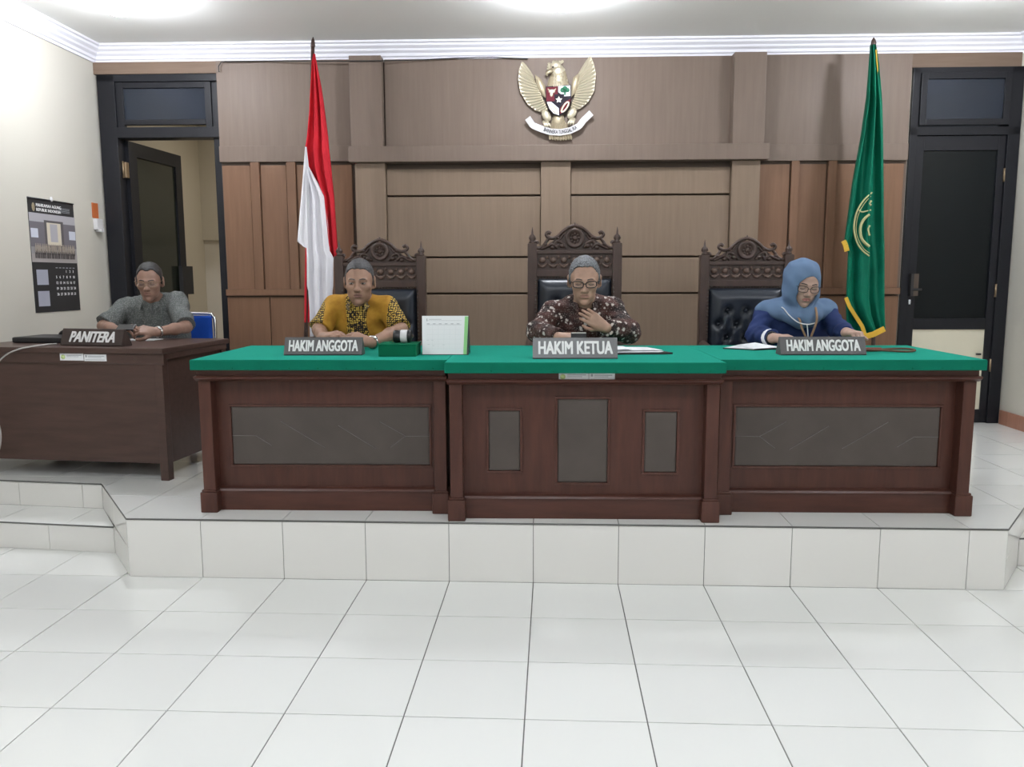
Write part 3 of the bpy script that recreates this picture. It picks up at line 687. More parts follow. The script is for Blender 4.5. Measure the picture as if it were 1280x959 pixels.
# ------------------------------------------------------------------ flags
def ribbon_cloth(b, rows, y, th=.03, folds=3, amp=.02, n=24, m=0, ph=0.0):
    """hanging cloth: rows of (photo row, left, right) at depth y, folded front, closed at the back"""
    R_ = []
    # resample the rows
    rr = []
    for (a0, l0, r0), (a1, l1, r1) in zip(rows, rows[1:]):
        k = max(1, int(abs(a1-a0)/5))
        for i in range(k): t = i/k; rr.append((a0+(a1-a0)*t, l0+(l1-l0)*t, r0+(r1-r0)*t))
    rr.append(rows[-1]); vs = []
    for (py, l, r) in rr:
        p, q = at(l, py, y), at(r, py, y); W = abs(q.x-p.x); am = min(amp, W*.35)
        for i in range(n+1):
            u = i/n; f = math.sin(2*PI*folds*u+ph+.004*py)+.35*math.sin(2*PI*folds*2.3*u+1+ph-.01*py)
            vs.append((p.x+(q.x-p.x)*u, y-am*f-am*.6*math.sin(PI*u), p.z+(q.z-p.z)*u))
        for i in range(n, -1, -1):
            u = i/n; vs.append((p.x+(q.x-p.x)*u, y+th*math.sin(PI*u)+.004, p.z+(q.z-p.z)*u))
    K = 2*(n+1); fs = []
    for j in range(len(rr)-1):
        for i in range(K): fs.append((j*K+i, (j+1)*K+i, (j+1)*K+(i+1) % K, j*K+(i+1) % K))
    fs += [list(range(K)), list(range((len(rr)-1)*K, len(rr)*K))[::-1]]
    return b.add(vs, fs, m, True)
YF = 2.22
def fp(cx, cy): return 360+cx/2.52, 40+cy/2.52
def rows(l): return [(fp(0, cy)[1], fp(x0, 0)[0], fp(x1, 0)[0]) for cy, x0, x1 in l]
top = at(391, 60, YF+.03); bot = at(383, 400, YF+.03); k_ = (H-bot.z)/(bot.z-top.z); foot = bot+(bot-top)*k_
fr = thing('national_flag', 'red and white flag on a leaning pole behind man in mustard shirt', 'flag', foot)
b = MB(); b.tube([foot+Vector((0, 0, .03)), top], [.016, .013], 10); b.build('pole', M['carve'], fr)
d_ = (top-foot).normalized()
b = MB(); b.tube([top, top+d_*.015, top+d_*.03, top+d_*.05, top+d_*.075], [.012, .018, .016, .012, .002], 10); b.build('finial', M['carve'], fr)
b = MB(); b.lathe([(.15, H), (.15, H+.03), (.10, H+.05), (.03, H+.06), (.025, H+.10)], (foot.x, foot.y, 0), 20); b.build('stand', M['carve'], fr)
b = MB(); ribbon_cloth(b, rows([(68, 80, 84), (95, 76, 90), (180, 73, 105), (250, 70, 114), (330, 62, 124), (365, 56, 127), (430, 60, 134), (490, 82, 140), (520, 104, 143), (600, 112, 149), (690, 122, 155), (712, 138, 150)]), YF-.02, .03, 2.5, .03)
ribbon_cloth(b, rows([(640, 56, 74), (800, 53, 76), (915, 52, 74)]), YF+.02, .02, 1, .008, 8)
b.build('red_half', M['red'], fr)
b = MB(); ribbon_cloth(b, rows([(425, 58, 66), (460, 57, 84), (490, 57, 101), (520, 57, 116), (600, 58, 124), (690, 60, 131), (712, 61, 142), (800, 62, 141), (816, 66, 139), (880, 70, 136), (960, 72, 128)]), YF-.072, .03, 2.5, .022)
ribbon_cloth(b, rows([(362, 54, 58), (430, 49, 66), (520, 42, 66), (600, 35, 66), (660, 30, 64), (676, 48, 62), (682, 60, 62)]), YF-.080, .015, 1, .010, 10)
b.build('white_half', M['whitecl'], fr)
# green flag with gold fringe
YG = 2.30
def gp(cx, cy): return 1040+cx/4.356, 220+cy/4.356
topg = at(1092, 58, YG+.03); footg = Vector((at(1098, 420, YG+.03).x, YG+.03, H))
fg = thing('court_flag', 'dark green flag with gold fringe and ring emblem behind the woman', 'flag', footg)
b = MB(); b.tube([footg+Vector((0, 0, .03)), topg], [.016, .013], 10); b.build('pole', M['carve'], fg)
dg_ = (topg-footg).normalized()
b = MB(); b.tube([topg, topg+dg_*.015, topg+dg_*.03, topg+dg_*.045, topg+dg_*.06], [.012, .02, .017, .012, .002], 10); b.build('finial', M['carve'], fg)
b = MB(); b.lathe([(.15, H), (.15, H+.03), (.10, H+.05), (.03, H+.06), (.025, H+.10)], (footg.x, footg.y, 0), 20); b.build('stand', M['carve'], fg)
b = MB()
ribbon_cloth(b, [(56, 1088, 1094), (80, 1086, 1097), (120, 1083, 1100), (170, 1076, 1102), (230, 1065, 1104), (290, 1057, 1105.5), (302, 1055, 1105.8), (316, 1060, 1106), (360, 1058, 1106), (374, 1058, 1106), (395, 1066, 1106), (412, 1078, 1106), (420, 1084, 1095)], YG-.02, .04, 2.2, .038, 40, 0, .6)
ribbon_cloth(b, [(370, 1057, 1075), (400, 1058, 1084), (424, 1062, 1084)], YG+.02, .02, 1, .012, 8)
b.build('cloth', M['green'], fg)
b = MB()
def band(pts, y, wd):
    P = [at(px, py, y) for px, py in pts]
    for p, q in zip(P, P[1:]):
        t = (q-p).normalized(); nn = Vector((t.z, 0, -t.x))*wd
        b.add([p+nn, q+nn, q-nn, p-nn, p+nn+Vector((0, .008, 0)), q+nn+Vector((0, .008, 0)), q-nn+Vector((0, .008, 0)), p-nn+Vector((0, .008, 0))], [(0, 1, 2, 3), (7, 6, 5, 4), (0, 4, 5, 1), (1, 5, 6, 2), (2, 6, 7, 3), (3, 7, 4, 0)])
band([(1057.5, 372), (1062, 383), (1070, 396), (1078, 408), (1081, 418)], YG-.075, .013); b.build('fringe', M['fringe'], fg); b = MB()
band([(1081, 421), (1092, 418), (1106, 411)], YG-.075, .020); b.build('fringe', M['fringe'], fg); b = MB()
band([(1054.5, 301), (1057, 306), (1059, 314)], YG-.06, .017); b.build('fringe', M['fringe'], fg); b = MB()
band([(1095.5, 62), (1098, 90), (1100, 120)], YG-.035, .006); b.build('fringe', M['fringe'], fg); b = MB()
b = MB(); y_ = YG-.085
def rp(cx, cy): return at(*gp(cx, cy), y_)
b.tube(smooth([rp(*q) for q in ((218, 90), (175, 130), (140, 185), (122, 250), (122, 310), (140, 370), (170, 410), (203, 436))]), .006, 6)
b.tube(smooth([rp(*q) for q in ((212, 110), (180, 145), (150, 195), (134, 250), (133, 310), (150, 360), (175, 398), (204, 420))]), .003, 5)
b.tube(smooth([rp(*q) for q in ((203, 210), (175, 235), (157, 270), (154, 310), (166, 350), (203, 385))]), .010, 6)
b.tube(smooth([rp(*q) for q in ((145, 185), (165, 196), (212, 185))]), .005, 5)
b.tube(smooth([rp(*q) for q in ((215, 135), (203, 150), (213, 160))]), .008, 5)
b.tube(smooth([rp(*q) for q in ((206, 270), (196, 290), (204, 325))]), .008, 5)
b.build('ring_emblem', M['goldthread'], fg)

# ------------------------------------------------------------------ eagle emblem
EC = at(697, 125, 2.60); ek = 1/1195*1.0
em = thing('eagle_emblem', 'golden eagle emblem with shield and white motto ribbon high on panelling', 'emblem', EC)
def ep(cx, cy, y=0.): return Vector((EC.x+(cx-568)*ek, EC.y+y, EC.z-(cy-479)*ek))
def lerpc(P, t):
    L = [0]
    for p, q in zip(P, P[1:]): L.append(L[-1]+math.hypot(q[0]-p[0], q[1]-p[1]))
    s = t*L[-1]
    for i in range(len(P)-1):
        if s <= L[i+1] or i == len(P)-2:
            u = (s-L[i])/(L[i+1]-L[i]); return (P[i][0]+(P[i+1][0]-P[i][0])*u, P[i][1]+(P[i+1][1]-P[i][1])*u)
def feather(b, p, q, w, y, th=.006):
    p, q = Vector(p), Vector(q); t = (q-p); L = t.length; t /= L; nn = Vector((t.z, 0, -t.x)); Y = Vector((0, -1, 0))
    pr = [(0, .5), (.3, .9), (.7, 1), (.92, .75), (1, .1)]; vs = []
    for u, k in pr:
        c = p+t*(L*u); vs += [c+nn*w*k, c+Y*th, c-nn*w*k, c-Y*.0]
    fs = []
    for i in range(len(pr)-1):
        for j in range(4): fs.append((i*4+j, i*4+(j+1) % 4, (i+1)*4+(j+1) % 4, (i+1)*4+j))
    fs += [(3, 2, 1, 0), tuple(range(len(vs)-4, len(vs)))]
    b.add(vs, fs, 0)
for tips, roots, cov in (([(248, 150), (222, 220), (215, 300), (235, 410), (300, 515), (375, 570), (440, 588)], [(350, 285), (400, 400), (450, 500), (478, 560)], [(365, 262), (420, 300), (462, 372), (468, 470), (425, 440), (385, 370)]),
                         ([(862, 108), (890, 180), (908, 260), (895, 400), (840, 500), (780, 550), (725, 570)], [(752, 270), (735, 390), (705, 490), (685, 545)], [(762, 250), (705, 290), (690, 355), (688, 460), (730, 420), (760, 350)])):
    b = MB()
    for k in range(17):
        t = k/16; p = lerpc(roots, t); q = lerpc(tips, t)
        feather(b, ep(*p, -.020), ep(*q, -.012), .0125, 0, .010)
    b.prism([(EC.x+(x-568)*ek, EC.z-(y-479)*ek) for x, y in tips+roots[::-1]], 1, EC.y-.012, EC.y+.02)
    wing = b.build('wing', M['gold'], em)
    b = MB(); cx_ = sum(p[0] for p in cov)/6; cy_ = sum(p[1] for p in cov)/6
    n = len(cov); vs = [ep(x, y, -.022) for x, y in cov]+[ep(cx_+(x-cx_)*.6, cy_+(y-cy_)*.6, -.042) for x, y in cov]
    b.add(vs, [list(range(n, 2*n))]+[(i, (i+1) % n, (i+1) % n+n, i+n) for i in range(n)], 0, True)
    b.build('covert', M['golddk'], wing)
b = MB(); c = ep(572, 400, -.012); b.ell(c, (.085, .05, .15), 20); c = ep(578, 300, -.015); b.ell(c, (.062, .05, .09), 18); c = ep(575, 660); b.ell(c, (.05, .035, .06), 14)
b.build('body', M['golddk'], em)
b = MB(); b.ell(ep(552, 190, -.035), (.040, .040, .036), 16); b.ell(ep(570, 235, -.03), (.048, .036, .05), 16)
for k in range(5): q = ep(600+12*k-6, 205+32*k, -.03); feather(b, q, ep(632+7*k, 232+32*k, -.03), .010, 0)
for k in range(4): feather(b, ep(545+14*k, 175, -.03), ep(522+32*k, 148-2*(k % 2), -.03), .011, 0)
for k in range(3): feather(b, ep(530, 190+18*k, -.03), ep(478-4*k, 168+22*k, -.03), .010, 0)
for r_ in range(4):
    for k in range(5): feather(b, ep(545+15*k-2*r_, 250+30*r_, -.055), ep(541+17*k-2*r_, 285+30*r_, -.06), .009, 0)
hd = b.build('head', M['gold'], em)
b = MB(); b.tube([ep(520, 232, -.045), ep(490, 245, -.05), ep(468, 258, -.05), ep(476, 282, -.048)], [.018, .016, .012, .003], 8); b.build('beak', M['golddk'], hd)
b = MB(); b.ell(ep(524, 208, -.068), .007, 8); b.build('eye', M['blackp'], hd)
def shp(cx, cy): return (EC.x+(cx-568)*ek, EC.z-(cy-479)*ek)
b = MB(); b.prism([shp(*q) for q in ((460, 372), (686, 358), (688, 480), (672, 545), (640, 590), (582, 625), (530, 608), (490, 565), (466, 500))], 1, EC.y-.062, EC.y-.03); sh = b.build('shield', M['blackp'], em)
def quad(name, pts, mt, parent=sh, y=-.066): b = MB(); b.prism([shp(*q) for q in pts], 1, EC.y+y, EC.y-.05); return b.build(name, M[mt], parent)
quad('shield_field', ((466, 380), (568, 373), (568, 440), (540, 498), (468, 500)), 'redp'); quad('shield_field', ((572, 371), (680, 364), (680, 455), (620, 458), (572, 420)), 'whitep')
quad('shield_field', ((472, 506), (510, 504), (578, 560), (580, 622), (530, 603), (494, 562)), 'whitep'); quad('shield_field', ((588, 560), (640, 500), (684, 480), (668, 542), (636, 585), (588, 612)), 'redp')
quad('inner_shield', ((535, 440), (625, 440), (622, 495), (580, 530), (542, 498)), 'blackp', sh, -.070)
b = MB(); st = []
for k in range(10): r = 30 if k % 2 == 0 else 12; st.append(shp(578+r*math.sin(k*PI/5), 488-r*math.cos(k*PI/5)))
b.prism(st, 1, EC.y-.073, EC.y-.066); b.build('star', M['gold'], sh)
b = MB(); 
for x, y, r in ((610, 405, 20), (632, 392, 22), (655, 405, 18), (632, 412, 18)): b.lathe([(r*ek, -.070), (r*ek, -.06)], (ep(x, y).x, EC.y, ep(x, y).z), 12, 0, 1)
b.prism([shp(*q) for q in ((626, 415), (638, 415), (642, 446), (622, 446))], 1, EC.y-.070, EC.y-.06); b.build('tree', M['greenp'], sh)
b = MB(); b.ell(ep(516, 415, -.066), (.026, .006, .016), 10); b.ell(ep(512, 440, -.066), (.012, .006, .018), 10)
for s in (-1, 1): b.tube([ep(516+s*18, 405, -.068), ep(516+s*34, 398, -.068), ep(516+s*34, 386, -.068)], [.006, .004, .001], 6)
b.build('bull_head', M['gold'], sh)
b = MB(); b.tube(smooth([ep(*q, -.068) for q in ((600, 590), (612, 556), (636, 522), (660, 508), (664, 528), (648, 560), (622, 588), (600, 592))]), .007, 6); b.build('chain', M['gold'], sh)
b = MB(); b.tube(smooth([ep(*q, -.067) for q in ((490, 520), (510, 560), (545, 592), (574, 605))]), .006, 6); b.tube(smooth([ep(*q, -.067) for q in ((505, 518), (535, 545), (566, 575))]), .005, 6); b.build('rice_ear', M['gold'], sh)
for s, (x, y) in ((-1, (468, 620)), (1, (695, 600))):
    b = MB(); b.ell(ep(x, y, -.03), (.032, .028, .048), 12, R=Matrix.Rotation(s*.5, 3, 'Y')); 
    for k in (-1, 0, 1): b.tube([ep(x+s*12+k*14, y+48, -.045), ep(x-s*10+k*22, y+88, -.06), ep(x-s*14+k*24, y+112, -.05)], [.011, .009, .002], 6)
    b.build('claw', M['gold'], em)
b = MB()
for k in range(9): u = (k-4)/4; feather(b, ep(572+u*45, 650, -.02), ep(598+u*98, 838-10*abs(u), -.02), .014, 0, .010)
b.build('tail', M['golddk'], em)
# motto ribbon
def rib(u): # centre line, half width
    P = [(300, 640), (345, 700), (420, 735), (500, 760), (590, 768), (680, 752), (760, 715), (800, 660), (868, 600)]
    return lerpc(P, u)
b = MB(); N = 40; vs = []
for k in range(N+1):
    u = k/N; p = rib(u); q0 = rib(max(0, u-.02)); q1 = rib(min(1, u+.02)); tx, ty = q1[0]-q0[0], q1[1]-q0[1]; L = math.hypot(tx, ty); nx, ny = -ty/L, tx/L
    yy = -.058+.03*math.sin(u*2*PI*2)**2*(1 if (u < .28 or u > .74) else .15)
    vs += [ep(p[0]+nx*28, p[1]+ny*28, yy), ep(p[0]-nx*28, p[1]-ny*28, yy), ep(p[0]-nx*28, p[1]-ny*28, yy+.006), ep(p[0]+nx*28, p[1]+ny*28, yy+.006)]
b.add(vs, [(k*4+j, k*4+(j+1) % 4, (k+1)*4+(j+1) % 4, (k+1)*4+j) for k in range(N) for j in range(4)]+[(3, 2, 1, 0), tuple(range(4*N, 4*N+4))]); rb = b.build('ribbon', M['whitep'], em)
vs, fs = text_geo('BHINNEKA TUNGGAL IKA', .038, .0008, .0006)
w0 = max(v[0] for v in vs); k_ = 142*ek/w0; b = MB(); nv = []
for x, y, z in vs:
    u = .5+(x*k_/ek)/ (2*142)*.455; p = rib(u); q0 = rib(u-.03); q1 = rib(u+.03); tx, ty = q1[0]-q0[0], q1[1]-q0[1]; L = math.hypot(tx, ty)
    nv.append(ep(p[0]+ty/L*(y/ek), p[1]-tx/L*(y/ek), -.062-z))
b.add(nv, fs); b.build('motto', M['blackp'], rb)

em.scale = (1, .6, 1)
# ------------------------------------------------------------------ left wall: calendar and small fixture (world frame)
wc = thing('wall_calendar', 'black wall calendar with a hall photograph on the left wall', 'calendar', (XL, 1.95, 1.2), 0)
CY0, CY1, CZ0, CZ1 = 1.700, 2.226, 1.208, 1.985
def cw(name, u0, u1, v0, v1, off, mt, parent, lab=None):
    b = MB(); x = XL+.004+off; b.box(x-.001, x, CY0+(CY1-CY0)*u0, CY0+(CY1-CY0)*u1, CZ0+(CZ1-CZ0)*v0, CZ0+(CZ1-CZ0)*v1)
    o = b.build(name, mt if not isinstance(mt, str) else M[mt], parent, a=0)
    return o
b = MB(); b.bbox(XL, XL+.004, CY0, CY1, CZ0, CZ1, .001); sh_ = b.build('sheet', M['blackm'], wc)
b = MB(); b.tube([(XL+.004, CY0, CZ1), (XL+.004, CY1, CZ1)], .006, 8); b.build('top_bar', M['black'], wc)
b = MB(); b.ell((XL+.006, (CY0+CY1)/2, CZ1+.01), (.008, .018, .018), 10); b.build('hanger', M['whitep'], wc)
PG = {k: mat('photo_'+k, c, .6) for k, c in dict(wall=(.30, .29, .29), ceil=(.42, .41, .44), curtain=(.10, .09, .095), light=(.66, .60, .48), floor=(.36, .33, .32), crowd=(.07, .06, .06), face=(.42, .36, .30), screen=(.62, .65, .74), side=(.16, .15, .17)).items()}
ph = cw('photo', 0, 1, .445, .875, .001, PG['wall'], wc)
b = MB()
def ph_q(u0, u1, v0, v1, m, k=0):
    x = XL+.0062+k*.0004; b.add([(x, CY0+(CY1-CY0)*u, CZ0+(CZ1-CZ0)*v) for u, v in ((u0, v0), (u1, v0), (u1, v1), (u0, v1))], [(0, 1, 2, 3)], m)
mk = list(PG); mi = {k: i for i, k in enumerate(mk)}
ph_q(0, 1, .80, .875, mi['ceil']); ph_q(0, .3, .58, .80, mi['side']); ph_q(.7, 1, .58, .80, mi['side']); ph_q(0, 1, .445, .52, mi['floor'])
ph_q(.30, .72, .56, .82, mi['curtain'], 1); ph_q(.35, .66, .60, .80, mi['light'], 2); ph_q(.42, .58, .63, .79, mi['ceil'], 3); ph_q(.01, .16, .66, .74, mi['screen'], 2); ph_q(.84, .99, .66, .74, mi['screen'], 2)
rnd = random.Random(3)
for r in range(3):
    for k in range(26):
        u = .07+k*.034+rnd.uniform(-.006, .006); v = .51+r*.032
        ph_q(u, u+.024, v-.03, v+.02, mi['crowd' if r < 2 else 'face'], 4+r); ph_q(u+.006, u+.018, v+.02, v+.036, mi['face'], 8)
b.build('photo_print', [PG[k] for k in mk], ph, kind=None)
def ctext(txt, u, v, size, mt, parent, name='print', bold=0.):
    vs, fs = text_geo(txt, size, .0003, bold); x0 = min(q[0] for q in vs)
    b = MB(); b.add([(XL+.0062+z, CY0+(CY1-CY0)*u+x-x0, CZ0+(CZ1-CZ0)*v+y) for x, y, z in vs], fs); return b.build(name, M[mt], parent)
ctext('MAHKAMAH AGUNG', .16, .945, .030, 'white', sh_, 'heading', .0008); ctext('REPUBLIK INDONESIA', .16, .905, .0285, 'white', sh_, 'heading', .0008)
b = MB(); b.ell((XL+.006, CY0+.055, CZ0+.925*(CZ1-CZ0)), (.002, .018, .03), 10); b.build('crest', M['golddk'], sh_)
for k in range(4): cw('small_print', .66, .9, .905+k*.012, .909+k*.012, .001, 'ink', sh_)
day = 1
for r in range(5):
    for c_ in range(7):
        if r == 0 and c_ < 4: continue
        if day > 31: break
        if c_ > 0: ctext(str(day), .40+c_*.078, .365-r*.052, .026, 'white', sh_, 'date', .0006)
        day += 1
for c_ in range(1, 7): cw('weekday', .41+c_*.078, .455+c_*.078, .395, .402, .001, 'ink', sh_)
cw('month_panel', .07, .31, .245, .38, .001, mat('lilac_print', (.36, .37, .44), .7), sh_); cw('month_panel', .07, .31, .055, .19, .001, mat('lilac_print2', (.38, .39, .46), .7), sh_)
wf = thing('wall_fixture', 'small white box under an orange card on the left wall', 'wall fixture', (XL, 2.52, 1.8), 0)
b = MB(); b.bbox(XL, XL+.006, 2.475, 2.555, 1.905, 2.02, .001); b.build('orange_card', M['orange'], wf)
b = MB(); b.bbox(XL, XL+.035, 2.48, 2.56, 1.815, 1.90, .006); b.bbox(XL, XL+.05, 2.505, 2.545, 1.80, 1.83, .006); b.build('white_box', M['whitep'], wf)

# ------------------------------------------------------------------ clerk's desk (front skewed like the steps)
AD = math.radians(-5.2)
PIV = Vector((-2.095, .715, 0))
def dk(x, y, z):   # desk coordinates: x leftwards negative from the right front corner
    c, s = math.cos(AD), math.sin(AD); return (PIV.x+c*x-s*y, PIV.y+s*x+c*y, z)
desk = bpy.data.objects.new('clerk_desk', None); C.objects.link(desk); desk.location = (PIV.x, PIV.y, H); desk.rotation_euler = (0, 0, AD)
OFF[desk.name] = Vector((0, 0, H)); tag(desk, 'dark brown office desk of the clerk beside the left wall', 'desk')
DW, DD = 1.24, .74
b = MB(); b.bbox(-DW, .02, -.025, DD, ZT-.032, ZT, .006); b.build('tabletop', M['desk'], desk)
b = MB(); b.prism([(-.006, ZT-.032), (-.006, ZT-.085), (-.001, ZT-.095), (.03, ZT-.095), (.03, ZT-.032)], 0, -DW+.01, .012); b.bbox(-.005, .012, 0, DD-.02, ZT-.066, ZT-.032, .003); b.build('moulding', M['desk'], desk)
b = MB(); b.bbox(-DW+.02, -.04, .008, .03, .39, ZT-.03, .003); b.build('front_panel', M['desk'], desk)
b = MB(); b.bbox(-.035, -.012, .05, DD-.06, .385, ZT-.03, .003); b.build('side_panel', M['desk'], desk)
for x0, y0 in ((-.05, .0), (-.05, DD-.06), (-DW+.015, .0), (-DW+.015, DD-.06)): b = MB(); b.bbox(x0, x0+.05, y0, y0+.055, H, ZT-.03, .004); b.build('leg', M['desk'], desk)
b = MB(); b.bbox(-DW+.08, -DW+.46, .20, DD-.03, .345, ZT-.03, .004); b.build('drawer_unit', M['desk'], desk)
b = MB(); b.box(-DW+.1, -.05, DD-.10, DD-.08, .62, .68); b.build('stretcher', M['desk'], desk)
# stickers on the desk front
q0, q1, q2 = -.620, -.472, -.333
stickers(desk, [(q0, q1-.002, .978, 1.018), (q1+.002, q2, .976, 1.014)], -.0065+.0005)
# objects on the clerk's desk
def deskthing(name, label, cat, x, y, z=ZT, group=None):
    o = bpy.data.objects.new(name, None); C.objects.link(o); o.location = dk(x, y, z); o.rotation_euler = (0, 0, AD); OFF[o.name] = Vector((x, y, z)); return tag(o, label, cat, group)
np_ = nameplate('dark brown PANITERA name plate with slanted letters on the clerk desk', 'PANITERA', -.832, -.415, .015, ZT, .098, 0, 'plate_d', .088, 1, .28, .0032, 0, .03, .74)
np_.location = dk(-.49, .085, ZT); np_.rotation_euler = (0, 0, AD-.10)
bag = deskthing('document_case', 'flat black document case with a strap handle near the left wall', 'case', -.95, .40)
b = MB(); b.bbox(-1.13, -.78, .25, .53, ZT, ZT+.035, .010); b.build('body', M['black'], bag)
b = MB(); b.tube(smooth([(-1.03, .54, ZT+.012), (-1.015, .54, ZT+.045), (-.96, .54, ZT+.062), (-.905, .54, ZT+.045), (-.89, .54, ZT+.012)]), .010, 8); b.build('handle', M['black'], bag)
sp = deskthing('paper_sheet', 'white sheet lying under the hands of the clerk', 'paper', -.42, .42)
b = MB(); b.prism([(-.56, .46), (-.36, .50), (-.37, .63), (-.57, .60)], 2, ZT+.0005, ZT+.003); b.build('sheet', M['paper'], sp)
b = MB(); pts = [dk(*q) for q in ((-.74, .13, ZT+.008), (-.76, .05, ZT+.008), (-.79, -.03, ZT+.002), (-.85, -.05, ZT-.012), (-.93, -.055, ZT-.05), (-.985, -.06, ZT-.11), (-1.01, -.06, ZT-.20), (-1.03, -.06, ZT-.34), (-1.00, -.05, ZT-.48), (-1.02, -.05, ZT-.60), (-1.08, -.06, ZT-.68), (-1.16, -.07, ZT-.70))]
b.tube(smooth(pts), .0045, 6); o = b.build('white_cable', M['cable'], None, pts[0], 0); tag(o, 'pale grey cable hanging over the front of the clerk desk', 'cable')

# blue chair behind the clerk
bcx, bcy = -2.60, 2.04
bch = thing('visitor_chair', 'blue padded chair with chrome frame behind the clerk', 'chair', (bcx, bcy, H), 0)
def bc_pts(l): return [(bcx+x, bcy+y, H+z) for x, y, z in l]
b = MB()
for s in (-1, 1): b.tube(smooth(bc_pts([(s*.22, -.42, .01), (s*.225, -.40, .22), (s*.225, -.36, .42), (s*.225, -.18, .43), (s*.23, -.02, .45), (s*.235, .03, .60), (s*.235, .05, .82), (s*.22, .055, .875), (s*.18, .06, .892), (0, .065, .897)])), .0115, 8); b.tube(bc_pts([(s*.225, -.30, .42), (s*.23, .12, .01)]), .0115, 8)
b.build('frame', M['chrome'], bch)
b = MB(); b.bbox(bcx-.218, bcx+.218, bcy+.015, bcy+.055, H+.50, H+.88, .018); b.build('backrest', M['blue'], bch)
b = MB(); b.bbox(bcx-.22, bcx+.22, bcy-.42, bcy-.0, H+.42, H+.475, .02); b.build('seat', M['blue'], bch)

